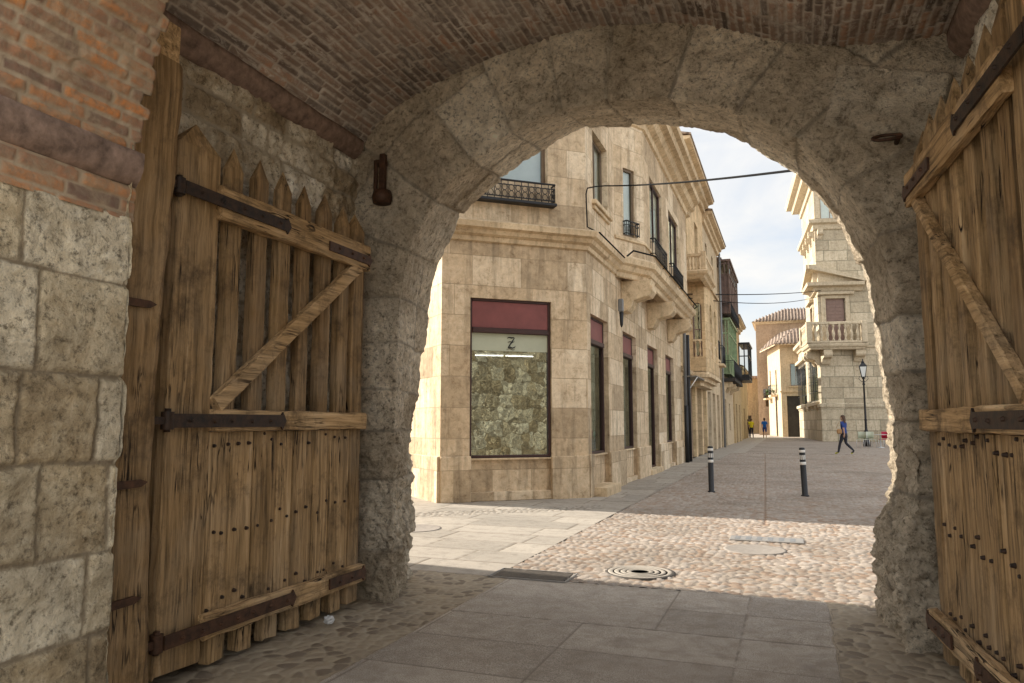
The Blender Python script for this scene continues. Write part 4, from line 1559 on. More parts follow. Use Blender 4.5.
# upper floor
uwA = (uA(2.70), uA(0.80), 5.95, 7.75)
O0, O1, O2, O3 = (-3.6, 16.35), (-3.1, 17.35), (-3.1, 25.3), (-3.6, 26.2)
mb = MB()
mb.wall(CL, CA, 5.0, 8.75, [(*uwA, 0.22)], F)
mb.wall(CA, O0, 5.0, 8.75, [(0.60, 1.90, 5.92, 7.42, 0.2)], F)
mb.wall(O0, O1, 5.2, 8.75, [(0.34, 0.76, 5.72, 7.35, 0.12)], F)
OW = [(0.85, 2.72, 5.98, 7.60), (3.97, 6.0, 5.98, 7.60)]
mb.wall(O1, O2, 5.2, 8.75, [(*w, 0.14) for w in OW], F)
mb.wall(O2, O3, 5.2, 8.75, [], F)
mb.wall(O3, CB, 5.0, 8.75, [], F)
mb.wall((-14.5, 27.0), (-14.5, 18.0), -0.05, 9.0, [], F)
mb.wall((-14.5, 18.0), CE, -0.05, 9.0, [], F)
mb.wall(CE, CL, 5.0, 8.75, [], F)
# underside of the oriel
mb.add([(*O0, 5.0), (*O1, 5.0), (*O2, 5.0), (*O3, 5.0)], [(0, 1, 2, 3)], TR)
put(mb.build('upper_wall'), bd)
# cornices
PR1 = [(0.003, 4.72), (0.05, 4.74), (0.06, 4.82), (0.13, 4.86), (0.16, 4.93), (0.24, 4.96), (0.26, 5.06), (0.23, 5.085), (0.0, 5.16)]
mb = MB()
mb.sweep([CE, CL, CA, (-3.6, 16.25)], PR1, TR, 1, 0.5)
put(mb.build('cornice'), bd)
PR2 = [(0.003, 4.70), (0.04, 4.72), (0.05, 4.82), (0.13, 4.86), (0.17, 4.96), (0.25, 5.0), (0.28, 5.12), (0.24, 5.16), (0.0, 5.26)]
mb = MB()
mb.sweep([O0, O1, O2, O3], PR2, TR, 1, 0.55)
put(mb.build('oriel_slab'), bd)
PR3 = [(0.002, 8.45), (0.06, 8.47), (0.08, 8.62), (0.22, 8.68), (0.30, 8.82), (0.46, 8.86), (0.50, 9.02), (0.62, 9.06), (0.66, 9.16), (0.0, 9.22)]
mb = MB()
mb.sweep([CE, CL, CA, O0, O1, O2, O3, CB], PR3, TR, 1, 0.5)
put(mb.build('eaves_cornice'), bd)
mb = MB()
pf = [CE, CL, CA, O0, O1, O2, O3, CB, (-14.5, 27.0), (-14.5, 18.0)]
mb.prism(pf, 9.0, 9.95, 'z', F, 0.5)
put(mb.build('parapet'), bd)
# oriel string course and side strip
mb = MB()
mb.sweep([O0, O1, O2, O3], [(0.002, 5.60), (0.035, 5.61), (0.035, 5.67), (0.002, 5.69)], TR, 1, 0.6)
put(mb.build('string_course'), bd)
# plinths of the piers, sill walls and doorstep
mb = MB()
for (P0, P1, a, b) in ((CL, CA, 0.0, uA(2.34)), (CL, CA, uA(0.74), LA), (CA, CB, 0.0, 0.28), (CA, CB, 1.78, 3.28), (CA, CB, 4.88, 6.5), (CA, CB, 8.2, 9.68), (CA, CB, 11.4, 13.2)):
    Mx = wmat(P0, P1)
    mb = MB()
    mb.box(a - (0.0 if a == 0 else 0.02), b + (0.0 if P1 == CA and b == LA else 0.02), -0.055, 0.02, -0.05, 0.80 - (0.02 if a else 0), F, 0.6, M=Mx, bev=0.012)
    put(mb.build('plinth'), bd)
mb = MB()
Mx = wmat(CE, CL)
mb.box(4.0, 9.0, -0.055, 0.02, -0.05, 0.80, F, 0.6, M=Mx, bev=0.012)
put(mb.build('plinth'), bd)
mb = MB()
mb.box(uA(2.34), uA(0.74), 0.07, 0.16, 0.0, 0.74, F, 0.3, M=MA)
mb.box(uA(2.34) - 0.0, uA(0.74), -0.02, 0.10, 0.0, 0.16, F, 0.4, M=MA, bev=.01)
put(mb.build('sill_wall'), bd)
for a, b, c, e in (BW[0], BW[1], BW[3]):
    mb = MB()
    mb.box(a, b, 0.10, 0.24, 0.0, 0.74, F, 0.4, M=MBm)
    put(mb.build('sill_wall'), bd)
mb = MB()
mb.box(0.25, 1.5, -0.30, 0.09, -0.02, 0.17, TR, 0.4, M=MBm, bev=.015)
put(mb.build('step'), bd)
mb = MB()
mb.box(6.4, 8.3, -0.1, 0.3, -0.02, 0.13, TR, 0.4, M=MBm, bev=.015)
put(mb.build('step'), bd)


def shopfront(Mx, u0, u1, z0, z1, zt, dep, emblem=False, door=False):
    """maroon header panel above a framed pane"""
    mb = MB()
    f = 0.05
    mb.box(u0, u0 + f, dep - .10, dep, z0, z1, M['frame'], M=Mx, bev=.008)
    mb.box(u1 - f, u1, dep - .10, dep, z0, z1, M['frame'], M=Mx, bev=.008)
    mb.box(u0 + f, u1 - f, dep - .10, dep, z1 - f, z1, M['frame'], M=Mx, bev=.008)
    mb.box(u0 + f, u1 - f, dep - .13, dep, zt - .05, zt + .05, M['frame'], M=Mx, bev=.012)
    mb.box(u0 + f, u1 - f, dep - .10, dep, z0, z0 + f, M['frame'], M=Mx, bev=.008)
    mb.box(u0 - .02, u1 + .02, dep - .16, dep, z0 - .035, z0 - .002, TR, 0.5, M=Mx, bev=.006)
    w = put(mb.build('door_frame' if door else 'shop_window'), bd)
    mb = MB()
    mb.box(u0 + f, u1 - f, dep - .085, dep - .06, zt + .05, z1 - f, M['maroon'], M=Mx, bev=.006)
    mb.build('header_panel', w)
    mb = MB()
    y = dep - 0.05
    mb.add([(u0 + f, y, z0 + f), (u1 - f, y, z0 + f), (u1 - f, y, zt - .05), (u0 + f, y, zt - .05)], [(0, 1, 2, 3)], M['glass'] if emblem else M['glass_sky'], M=Mx)
    mb.build('pane', w)
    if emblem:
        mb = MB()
        mb.box(u0 + f, u1 - f, y - .012, y - .004, 2.72, zt - .05, M['cream'], M=Mx)  # cream panel painting the pale sky reflection across the top of the pane
        mb.build('reflection_panel', w)
        mb = MB()
        # ornate letter Z
        cu, cz = (u0 + u1) / 2 + 0.02, 2.88
        k = 0.105

        def st(pts, r):
            mb.tube([(cu + a * k, y - .018, cz + b * k) for a, b in pts], [q * k for q in r], M['black'], 6, M=Mx)
        st([(-.75, .75), (-.4, .95), (0.1, .85), (.45, .95), (.6, .85)], [.05, .10, .13, .08, .05])
        st([(.6, .85), (.2, .2), (-.25, -.4), (-.6, -.95)], [.06, .12, .12, .06])
        st([(-.6, -.95), (-.2, -.8), (.2, -.95), (.6, -.85), (.8, -.55)], [.06, .12, .12, .10, .04])
        st([(-.7, .05), (-.2, .2), (.25, .05), (.65, .25)], [.03, .07, .07, .03])
        st([(-.9, -1.3), (-.3, -1.05), (.3, -1.3), (.7, -1.15)], [.02, .05, .05, .02])
        mb.build('emblem', w)
    else:
        mb = MB()
        mb.box(u0 + .01, u1 - .01, dep + .5, dep + .53, z0, zt, M['dark'], M=Mx)
        mb.build('backing', w)
    return w


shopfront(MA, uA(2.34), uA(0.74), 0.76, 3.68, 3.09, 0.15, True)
shopfront(MBm, 0.28, 1.78, 0.77, 3.54, 3.03, 0.20)
shopfront(MBm, 3.28, 4.88, 0.77, 3.54, 3.03, 0.20)
shopfront(MBm, 6.5, 8.2, 0.13, 3.54, 3.03, 0.22, door=True)
shopfront(MBm, 9.68, 11.4, 0.77, 3.54, 3.03, 0.20)
# the room behind the big pane with its lit tube
mb = MB()
u0, u1 = uA(2.5), uA(0.5)
mb.box(u0, u1, 2.3, 2.35, 0.3, 3.6, M['dark'], M=MA)
mb.box(u0 - .05, u0, 0.17, 2.3, 0.3, 3.6, M['dark'], M=MA)
mb.box(u1, u1 + .05, 0.17, 2.3, 0.3, 3.6, M['dark'], M=MA)
mb.box(u0, u1, 0.17, 2.3, 0.3, 0.7, M['tan'], M=MA)
mb.box(u0, u1, 0.17, 2.3, 3.5, 3.55, M['dark'], M=MA)
put(mb.build('shop_room'), bd)
for i, (ua, ub) in enumerate(((0.75, 1.15), (1.3, 1.65))):
    l = empty('tube_lamp', label=['lit white lamp tube behind the big shop pane, nearer the street corner', 'lit white lamp tube behind the big shop pane, nearer the arch'][i], cat='lamp', group='lamp tubes in the shop')
    ua2, ub2 = (0.9, 1.45) if i == 0 else (1.5, 2.05)
    mb = MB()
    mb.tube([(uA(ua2), 0.55 + .05 * i, 2.68), (uA(ub2), 0.6 + .05 * i, 2.68)], 0.011, M['tube'], 8, M=MA)
    mb.build('tube', l)
    mb = MB()
    mb.box(uA(ub2), uA(ua2), 0.53, 0.65, 2.705, 2.73, M['white'], M=MA)
    mb.tube([(uA(ub2) + .1, 0.59, 2.73), (uA(ub2) + .1, 0.59, 3.5)], 0.006, M['black'], 5, M=MA)
    mb.build('batten', l)
# upper windows
wA = window(bd, MA, *uwA, 0.20, cols=2, fm='bronze', fw=0.07)
iron_rail(bd, [tuple((MA @ Vector((u, v, 0))).xy) for u, v in ((uwA[0] - .05, 0.0), (uwA[0] - .05, -0.16), (uwA[1] + .08, -0.16), (uwA[1] + .08, 0.0))], 5.56, 5.92, 'black', 0.13, True)
mb = MB()
mb.box(uwA[0] - .1, uwA[1] + .12, -0.19, 0.02, 5.50, 5.555, M['black'], M=MA, bev=.008)
put(mb.build('balcony_ledge'), bd)
window(bd, MBm, 0.60, 1.90, 5.92, 7.42, 0.18, cols=2, fm='bronze', fw=0.07)
mb = MB()
mb.box(0.50, 2.0, -0.10, 0.05, 5.82, 5.915, TR, 0.6, M=MBm, bev=.012)
mb.box(0.55, 1.95, -0.05, 0.05, 5.74, 5.82, TR, 0.5, M=MBm, bev=.012)
put(mb.build('window_sill'), bd)
MO0, MO1 = wmat(O0, O1), wmat(O1, O2)
window(bd, MO0, 0.34, 0.76, 5.72, 7.35, 0.10, cols=1, fm='bronze', fw=0.06)
iron_rail(bd, [tuple((MO0 @ Vector((u, v, 0))).xy) for u, v in ((0.32, 0.0), (0.32, -0.10), (0.80, -0.10), (0.80, 0.0))], 5.72, 6.05, 'black', 0.07)
for w_ in OW:
    window(bd, MO1, *w_, 0.12, cols=2, rows=1, fm='frame', fw=0.06)
    iron_rail(bd, [tuple((MO1 @ Vector((u, v, 0))).xy) for u, v in ((w_[0] - .03, 0.0), (w_[0] - .03, -0.12), (w_[1] + .03, -0.12), (w_[1] + .03, 0.0))], 5.55, 5.97, 'black', 0.12)
for Yc in (3.25, 6.6, 10.2):
    corbel(bd, MBm, Yc + 0.2, 0.52, 3.98, 4.70, 0.74)
for o in list(bd.children):
    pass
# downpipe between the shop and its neighbour
mb = MB()
mb.tube([(-3.42, 26.9, 8.6), (-3.45, 26.9, 2.0)], 0.06, M['pipe'], 8)
mb.tube([(-3.44, 26.9, 2.0), (-3.44, 26.9, 0.0)], 0.075, M['black'], 8)
mb.build('downpipe', bd)
mb = MB()
mb.tube([(-3.42, 27.6, 4.6), (-3.42, 27.6, 0.0)], 0.07, M['black'], 8)
mb.build('downpipe', bd)
# wall lantern on the pier
wl = empty('wall_lamp', (-3.52, 16.35, 3.9), label='slim wall lamp fixed to the pier below the oriel', cat='lamp')
mb = MB()
mb.box(-0.02, 0.10, -0.045, 0.045, -0.02, 0.28, M['pipe'], bev=.02)
mb.build('housing', wl)
mb = MB()
mb.lathe([(0.05, 0.0), (0.035, -0.28), (0.012, -0.34)], M['black'], (0.05, 0, -0.03), 10)
mb.build('lamp_shade', wl)
# cable running from the corner across the lane to the arch
def cable(name, pts, r, label, group=None, sag=0.0, n=14):
    root = empty(name, pts[0], label=label, cat='cable', group=group)
    P_ = [Vector(pts[0])]
    for a, b in zip(pts[:-1], pts[1:]):
        a, b = Vector(a), Vector(b)
        L_ = (b - a).length
        m = n if L_ > 2 else 3
        for i in range(1, m + 1):
            q = i / m
            p = a.lerp(b, q)
            p.z -= sag * 4 * q * (1 - q) * (L_ / 10 if L_ > 2 else 0)
            P_.append(p)
    mb = MB()
    mb.tube([p - Vector(pts[0]) for p in P_], r, M['cable'], 7)
    mb.build('cable_run', root)
    return root


cable('cable', [(-3.38, 16.5, 5.16), (-3.42, 16.2, 5.13), (-3.42, 13.9, 5.13), (-3.52, 13.58, 5.15), (-3.53, 13.55, 5.80), (-3.51, 13.58, 5.92), (-3.4, 13.75, 5.99), (-3.2, 13.8, 6.0), (0.56, 6.42, 3.50)], 0.013,
      'thick dark cable bent off the shop corner and strung across to the arch', sag=0.06)
cable('cable', [(-3.58, 29.5, 6.45), (2.55, 59.8, 11.3)], 0.022, 'upper of two thin wires crossing the lane to the pale palace', 'thin wires over the lane', 0.04)
cable('cable', [(-3.58, 29.5, 6.30), (2.5, 59.85, 10.9)], 0.018, 'lower of two thin wires crossing the lane to the pale palace', 'thin wires over the lane', 0.12)
cable('cable', [(-3.36, 13.9, 5.10), (-3.36, 16.3, 5.10), (-3.20, 16.5, 5.30), (-2.82, 17.2, 5.29), (-2.80, 25.4, 5.29), (-3.35, 26.5, 5.2), (-3.5, 26.8, 5.3)], 0.02,
      'black bundle of wires lying along the shop cornice and oriel slab')

# ------------------------------------------------------------------ second building: balcony over a stone oriel
def facade(bld, x, y0, y1, z1, mat, holes, dep=0.22, back=-14.0, z0=-0.05):
    mb = MB()
    mb.wall((x, y0), (x, y1), z0, z1, [(h[0] - y0, h[1] - y0, h[2], h[3], dep) for h in holes], M[mat])
    mb.wall((back, y0), (x, y0), z0, z1, [], M[mat])
    mb.wall((x, y1), (back, y1), z0, z1, [], M[mat])
    mb.add([(x, y0, z1), (x, y1, z1), (back, y1, z1), (back, y0, z1)], [(0, 1, 2, 3)], M[mat])
    return put(mb.build('wall'), bld)


def eave(bld, x, y0, y1, z, out, mat='trim', tiles=True, rise=1.5, back=-9.0):
    mb = MB()
    mb.sweep([(x, y0), (x, y1)], [(0.0, z - .45), (out * .25, z - .42), (out * .3, z - .25), (out * .55, z - .2), (out * .6, z - .08), (out, z - .03), (out + .02, z + .07), (0.0, z + .1)], M[mat], 1, 0.5)
    put(mb.build('eaves'), bld)
    if tiles:
        mb = MB()
        zt = z + .08
        mb.add([(x + out + .05, y0 - .05, zt), (x + out + .05, y1 + .05, zt), (back, y1 + .05, zt + rise), (back, y0 - .05, zt + rise),
                (x + out + .05, y0 - .05, zt + .07), (x + out + .05, y1 + .05, zt + .07), (back, y1 + .05, zt + rise + .07), (back, y0 - .05, zt + rise + .07)],
               [(3, 2, 1, 0), (4, 5, 6, 7), (0, 1, 5, 4), (1, 2, 6, 5), (2, 3, 7, 6), (3, 0, 4, 7)], M['roof'])
        put(mb.build('roof'), bld)


def wwin(bld, x, y0, y1, z0, z1, dep=0.2, **k):
    return window(bld, wmat((x, y0), (x, y1)), 0, y1 - y0, z0, z1, dep, **k)


def box_part(bld, name, x0, x1, y0, y1, z0, z1, mat, bev=0.01, tone=0.5):
    mb = MB()
    mb.box(x0, x1, y0, y1, z0, z1, M[mat], tone, bev=bev)
    return put(mb.build(name), bld)


b2 = empty('building', label='golden stone house with a balustraded balcony above an arched stone oriel', cat='building', group='old houses along the left of the lane')
D2 = [(27.9, 29.3, 0.0, 2.9), (29.9, 31.3, 0.0, 2.9), (32.0, 33.6, 0.0, 3.0), (34.2, 35.6, 0.0, 2.9)]
U2 = [(28.5, 29.8, 7.75, 10.4), (32.6, 33.8, 7.9, 10.2)]
facade(b2, -3.62, 27.0, 36.0, 11.7, 'fac2', D2 + U2)
for i, (a, b_, c, e) in enumerate(D2):
    if i in (0, 2):
        box_part(b2, 'shutter', -3.84, -3.80, a, b_, 0.0, e, ['shutter', 'blue_p'][i // 2], 0)
    else:
        d_ = wwin(b2, -3.62, a, b_, 0.0, e, 0.2, cols=2, rows=1, fm='shutter_b', glass='glass', back='dark')
        d_.name = 'door'
for (a, b_, c, e) in U2:
    wwin(b2, -3.62, a, b_, c, e, 0.2, cols=2, rows=2, fm='shutter_b', back='dark')
eave(b2, -3.62, 27.0, 36.0, 11.9, 0.55)
mb = MB()
mb.sweep([(-3.62, 27.02), (-3.62, 35.98)], [(0.0, 3.25), (0.08, 3.27), (0.1, 3.42), (0.0, 3.45)], M['trim'], 1, 0.5)
mb.sweep([(-3.62, 27.02), (-3.62, 35.98)], [(0.0, 7.0), (0.08, 7.02), (0.1, 7.12), (0.0, 7.15)], M['trim'], 1, 0.5)
put(mb.build('string_course'), b2)
# oriel
OP = [(-3.62, 30.0), (-3.02, 30.0), (-2.92, 30.3), (-2.92, 34.6), (-3.62, 35.2)]
mb = MB()
mb.wall(OP[0], OP[1], 3.4, 6.9, [(0.12, 0.48, 4.0, 6.2, 0.15)], M['fac2'])
mb.wall(OP[1], OP[2], 3.4, 6.9, [], M['fac2'])
mb.wall(OP[2], OP[3], 3.4, 6.9, [(0.7, 1.6, 4.0, 6.3, 0.15), (2.6, 3.5, 4.0, 6.3, 0.15)], M['fac2'])
mb.wall(OP[3], OP[4], 3.4, 6.9, [], M['fac2'])
put(mb.build('oriel'), b2)
mb = MB()
mb.prism(OP, 3.30, 3.42, 'z', M['trim'], 0.5)
for (o_, z_, h_) in ((0.08, 3.18, .12), (-0.10, 3.02, .16), (-0.28, 2.86, .16)):
    mb.prism([(-3.62, 30.0 - o_ * .5), (-3.0 + o_, 30.0 - o_ * .5), (-2.92 + o_, 30.3), (-2.92 + o_, 34.6), (-3.62, 35.2)], z_, z_ + h_ - .003, 'z', M['trim'], 0.5)
put(mb.build('oriel_base'), b2)
mb = MB()
mb.prism([(x + (0.08 if x > -3.6 else 0), y - (0.08 if y < 31 else -0.05)) for x, y in OP], 6.9, 7.05, 'z', M['trim'], 0.5)
put(mb.build('oriel_cap'), b2)
for (Mx, a, b_, z1) in ((wmat(OP[0], OP[1]), 0.12, 0.48, 6.2), (wmat(OP[2], OP[3]), 0.7, 1.6, 6.3), (wmat(OP[2], OP[3]), 2.6, 3.5, 6.3)):
    # round head filling the square opening, baluster panel below
    mb = MB()
    r = (b_ - a) / 2
    ce = (a + b_) / 2
    pts = [(a, z1)] + [(ce - r * math.cos(t_), z1 - r - .03 + r * math.sin(t_)) for t_ in np.linspace(0, PI, 15)] + [(b_, z1)]
    for q0, q1 in zip(pts[1:-2], pts[2:-1]):
        mb.prism([q0, q1, (q1[0], z1), (q0[0], z1)], 0.004, 0.145, 'y', M['fac2'], 0.5, M=Mx)
    put(mb.build('arch_head'), b2)
    mb = MB()
    mb.box(a, b_, 0.02, 0.12, 4.62, 4.70, M['trim'], M=Mx)
    nb = 2 if b_ - a < 0.6 else 4
    for i in range(nb):
        mb.lathe(baluster_prof(0.62, 0.06), M['trim'], (a + (b_ - a) * (i + .5) / nb, 0.07, 4.0), 8, M=Mx)
    put(mb.build('baluster_panel'), b2)
    window(b2, Mx, a, b_, 4.0, z1, 0.15, cols=1, rows=2, fm='shutter_b', back='dark', backd=0.1, glass='glass')
# balcony with balusters
box_part(b2, 'balcony_slab', -3.62, -2.72, 28.0, 31.2, 7.0, 7.12, 'trim')
mb = MB()
mb.sweep([(-3.62, 28.0), (-2.72, 28.0), (-2.72, 31.2), (-3.62, 31.2)], [(-0.25, 6.80), (-0.1, 6.84), (-0.05, 6.92), (0.05, 6.96), (0.08, 7.05), (0.0, 7.10)], M['trim'], 1, 0.5)
mb.box(-3.62, -2.74, 28.02, 28.14, 7.62, 7.74, M['trim'], bev=.01)
mb.box(-2.86, -2.74, 28.15, 31.1, 7.62, 7.74, M['trim'], bev=.01)
mb.box(-2.9, -2.72, 28.0, 28.2, 7.12, 7.80, M['trim'], bev=.01)
mb.box(-3.62, -3.45, 28.0, 28.2, 7.12, 7.80, M['trim'], bev=.01)
mb.box(-2.9, -2.72, 31.0, 31.2, 7.12, 7.80, M['trim'], bev=.01)
for i in range(4):
    mb.lathe(baluster_prof(0.5, 0.05), M['shutter_b'] if 0 else M['trim'], (-3.36 + i * 0.125, 28.08, 7.12), 8)
for i in range(14):
    mb.lathe(baluster_prof(0.5, 0.05), M['trim'], (-2.80, 28.35 + i * 0.2, 7.12), 8)
put(mb.build('balustrade'), b2)
mb = MB()
mb.box(-3.62, -3.1, 27.5, 33.9, 3.05, 3.10, M['shutter'], bev=.004)
mb.tube([(-3.1, 27.6, 3.05), (-3.6, 27.6, 2.3)], 0.02, M['white'], 6)
put(mb.build('awning_box'), b2)

b2b = empty('building', label='narrow cream house with a deep eave between the oriel house and the green gallery', cat='building', group='old houses along the left of the lane')
D3 = [(36.8, 38.2, 0, 2.9), (39.2, 40.6, 0, 2.9), (41.6, 43.0, 0, 2.9)]
U3 = [(37.4, 38.4, 4.6, 7.0), (40.6, 41.6, 4.6, 7.0), (37.4, 38.4, 8.2, 10.4), (40.6, 41.6, 8.2, 10.4)]
facade(b2b, -3.66, 36.0, 44.0, 11.4, 'render_w', D3 + U3)
for i, (a, b_, c, e) in enumerate(D3):
    box_part(b2b, 'door', -3.88, -3.84, a, b_, 0.0, e, ['blue_p', 'shutter', 'brown_g'][i], 0)
for i, (a, b_, c, e) in enumerate(U3):
    wwin(b2b, -3.66, a, b_, c, e, 0.2, cols=2, rows=1, fm='shutter_b', back='dark')
    if i < 2:
        box_part(b2b, 'balcony_slab', -3.66, -3.15, a - .3, b_ + .3, c - .22, c - .1, 'trim')
        iron_rail(b2b, [(-3.62, a - .25), (-3.18, a - .25), (-3.18, b_ + .25), (-3.62, b_ + .25)], c - .1, c + .85, 'black', 0.12)
eave(b2b, -3.66, 36.0, 44.0, 11.5, 0.5)
mb = MB()
mb.tube([(-3.5, 43.9, 11.2), (-3.5, 43.9, 0)], 0.06, M['pipe'], 8)
mb.build('downpipe', b2b)

b3 = empty('building', label='house with a glazed bay, brown boards above and bright green timber below', cat='building', group='old houses along the left of the lane')
D4 = [(45.5, 47.0, 0, 2.8), (49.0, 50.2, 0.9, 2.6)]
facade(b3, -3.6, 44.0, 53.0, 10.4, 'render_w', D4)
box_part(b3, 'door', -3.82, -3.78, 45.5, 47.0, 0, 2.8, 'brown_g', 0)
wwin(b3, -3.6, 49.0, 50.2, 0.9, 2.6, 0.2, cols=2, fm='shutter_b', back='dark')


def glazed_bay(bld, x0, x1, y0, y1, z0, z1, zr, fm, infill, glass='glass', cols=5, name='glazed_bay', front=2):
    """timber and glass box hung on the street front"""
    mb = MB()
    mb.box(x0, x1, y0, y1, z0, z0 + .15, M[fm], bev=.01)
    mb.box(x0, x1 + .08, y0 - .08, y1 + .08, z1 - .14, z1, M[fm], bev=.01)
    for i in range(cols + 1):
        y = y0 + (y1 - y0) * i / cols
        mb.box(x1 - .08, x1, y - .05, y + .05, z0 + .15, z1 - .14, M[fm])
    for i in range(front):
        x = x0 + (x1 - x0) * i / front
        mb.box(x, x + .08, y0 - .002, y0 + .08, z0 + .15, z1 - .14, M[fm])
    for z in (zr, (zr + z1) / 2 + .2):
        mb.box(x1 - .07, x1 - .005, y0, y1, z - .04, z + .04, M[fm])
        mb.box(x0, x1, y0 + .003, y0 + .06, z - .04, z + .04, M[fm])
    w = put(mb.build(name), bld)
    mb = MB()
    mb.box(x0 + .02, x1 - .05, y0 + .03, y1 - .03, z0 + .15, zr, M[infill])
    mb.build('boarding', w)
    mb = MB()
    mb.add([(x1 - .04, y0 + .04, zr), (x1 - .04, y1 - .04, zr), (x1 - .04, y1 - .04, z1 - .14), (x1 - .04, y0 + .04, z1 - .14)], [(0, 1, 2, 3)], M[glass])
    mb.add([(x0, y0 + .04, zr), (x1 - .04, y0 + .04, zr), (x1 - .04, y0 + .04, z1 - .14), (x0, y0 + .04, z1 - .14)], [(0, 1, 2, 3)], M[glass])
    mb.build('pane', w)
    return w


glazed_bay(b3, -3.6, -2.98, 44.2, 51.5, 7.7, 10.9, 10.0, 'brown_g', 'brown_g', 'glass_sky', name='brown_bay')
glazed_bay(b3, -3.6, -3.12, 44.6, 51.0, 4.2, 7.5, 5.3, 'green', 'green', 'glass_sky', name='green_bay')
box_part(b3, 'balcony_slab', -3.6, -2.85, 44.2, 51.6, 3.75, 3.95, 'dark')
iron_rail(b3, [(-3.58, 44.25), (-2.88, 44.25), (-2.88, 51.5), (-3.58, 51.5)], 3.95, 4.95, 'black', 0.16)
iron_rail(b3, [(-3.58, 44.15), (-2.95, 44.15), (-2.95, 51.5), (-3.58, 51.5)], 7.55, 8.3, 'black', 0.16)
for y_ in (44.6, 47.5, 50.8):
    corbel(b3, wmat((-3.6, 44), (-3.6, 53)), y_ - 44, 0.3, 3.2, 3.74, 0.6, 'trim')
mb = MB()
mb.add([(-3.4, 44.1, 10.92), (-3.4, 53, 10.92), (-9, 53, 12.2), (-9, 44.1, 12.2), (-3.4, 44.1, 11.0), (-3.4, 53, 11.0), (-9, 53, 12.3), (-9, 44.1, 12.3)],
       [(3, 2, 1, 0), (4, 5, 6, 7), (0, 1, 5, 4), (1, 2, 6, 5), (2, 3, 7, 6), (3, 0, 4, 7)], M['roof'])
put(mb.build('roof'), b3)

b4 = empty('building', label='ochre house with a dark iron and glass bay near the end of the lane', cat='building', group='old houses along the left of the lane')
D5 = [(54.0, 55.4, 0, 2.7), (57.4, 58.6, 0, 2.7), (55.4, 56.6, 4.4, 6.4)]
facade(b4, -3.5, 53.0, 60.5, 8.6, 'render_y', D5)
for a, b_, c, e in D5[:2]:
    box_part(b4, 'door', -3.72, -3.68, a, b_, 0, e, 'brown_g', 0)
wwin(b4, -3.5, 55.4, 56.6, 4.4, 6.4, 0.2, cols=2, fm='shutter_b', back='dark')
eave(b4, -3.5, 53.0, 60.5, 8.7, 0.5)
glazed_bay(b4, -3.5, -2.75, 59.0, 63.5, 4.6, 7.5, 5.0, 'black', 'black', 'glass_sky', cols=3, name='iron_bay')
b5 = empty('building', label='low ochre house closing the left side before the lane bends', cat='building', group='old houses along the left of the lane')
D6 = [(62.4, 63.6, 0, 2.6), (67.0, 68.4, 0, 2.6)]
facade(b5, -3.7, 60.5, 74.0, 5.6, 'render_y', D6)
for a, b_, c, e in D6:
    box_part(b5, 'door', -3.92, -3.88, a, b_, 0, e, 'brown_g', 0)
eave(b5, -3.7, 60.5, 74.0, 5.7, 0.4, back=-8)

# the lane's far end
b6 = empty('building', label='yellow rendered house at the far bend behind the walkers', cat='building', group='houses closing the end of the lane')
mb = MB()
mb.wall((-14, 96), (-2.0, 100), -0.05, 7.0, [(5.5, 6.6, 3.6, 5.2), (8.6, 9.6, 3.6, 5.2), (9.0, 10.0, 0.0, 2.3)], M['render_y'], 0.2)
mb.wall((-14, 110), (-14, 96), -0.05, 7.0, [], M['render_y'])
put(mb.build('wall'), b6)
Mx = wmat((-14, 96), (-2.0, 100))
for a, b_, c, e in ((5.5, 6.6, 3.6, 5.2), (8.6, 9.6, 3.6, 5.2), (9.0, 10.0, 0.0, 2.3)):
    window(b6, Mx, a, b_, c, e, 0.18, cols=2, fm='shutter_b', back='dark')
mb = MB()
mb.prism([(-14.3, 95.6), (-1.8, 99.6), (-2, 108), (-14.3, 108)], 7.0, 7.3, 'z', M['roof'])
put(mb.build('roof'), b6)

b7 = empty('building', label='tall orange rendered house with a tiled roof at the end of the lane', cat='building', group='houses closing the end of the lane')
Q = [(-3.3, 89.0), (8.0, 89.0), (8.0, 100.0), (-3.3, 100.0)]
mb = MB()
mb.wall(Q[0], Q[1], -0.05, 12.9, [(0.8, 1.6, 3.2, 5.0)], M['render_o'], 0.2)
mb.wall(Q[3], Q[0], -0.05, 12.9, [], M['render_o'])
mb.wall(Q[1], Q[2], -0.05, 12.9, [], M['render_o'])
put(mb.build('wall'), b7)


def hip(bld, x0, x1, y0, y1, z, rise, out=0.5, mat='roof'):
    mb = MB()
    a, b_, c, d_ = x0 - out, x1 + out, y0 - out, y1 + out
    m = (c + d_) / 2
    h = (d_ - c) / 2 * .8
    vs = [(a, c, z), (b_, c, z), (b_, d_, z), (a, d_, z), (a + h, m, z + rise), (b_ - h, m, z + rise)]
    mb.add(vs, [(0, 1, 5, 4), (1, 2, 5), (2, 3, 4, 5), (3, 0, 4), (3, 2, 1, 0)], M[mat])
    put(mb.build('roof'), bld)
    # rows of round clay tiles on the front slope
    mb = MB()
    n = int((b_ - a) / 0.34)
    for i in range(n):
        x = a + (i + .5) * (b_ - a) / n
        top = min(1.0, (x - a) / h, (b_ - x) / h)
        if top < .05:
            continue
        mb.tube([(x, c - .04, z + .03), (x, c + (m - c) * top, z + .03 + rise * top)], 0.10, M[mat], 6)
    put(mb.build('tile_rows'), bld)
    mb = MB()
    mb.sweep([(x0, y1), (x0, y0), (x1, y0)], [(0, z - .3), (.12, z - .28), (.2, z - .12), (out * .9, z - .08), (out * .9, z - .004), (0, z - .004)], M['trim'], -1 if 0 else 1, 0.5)
    put(mb.build('eaves'), bld)


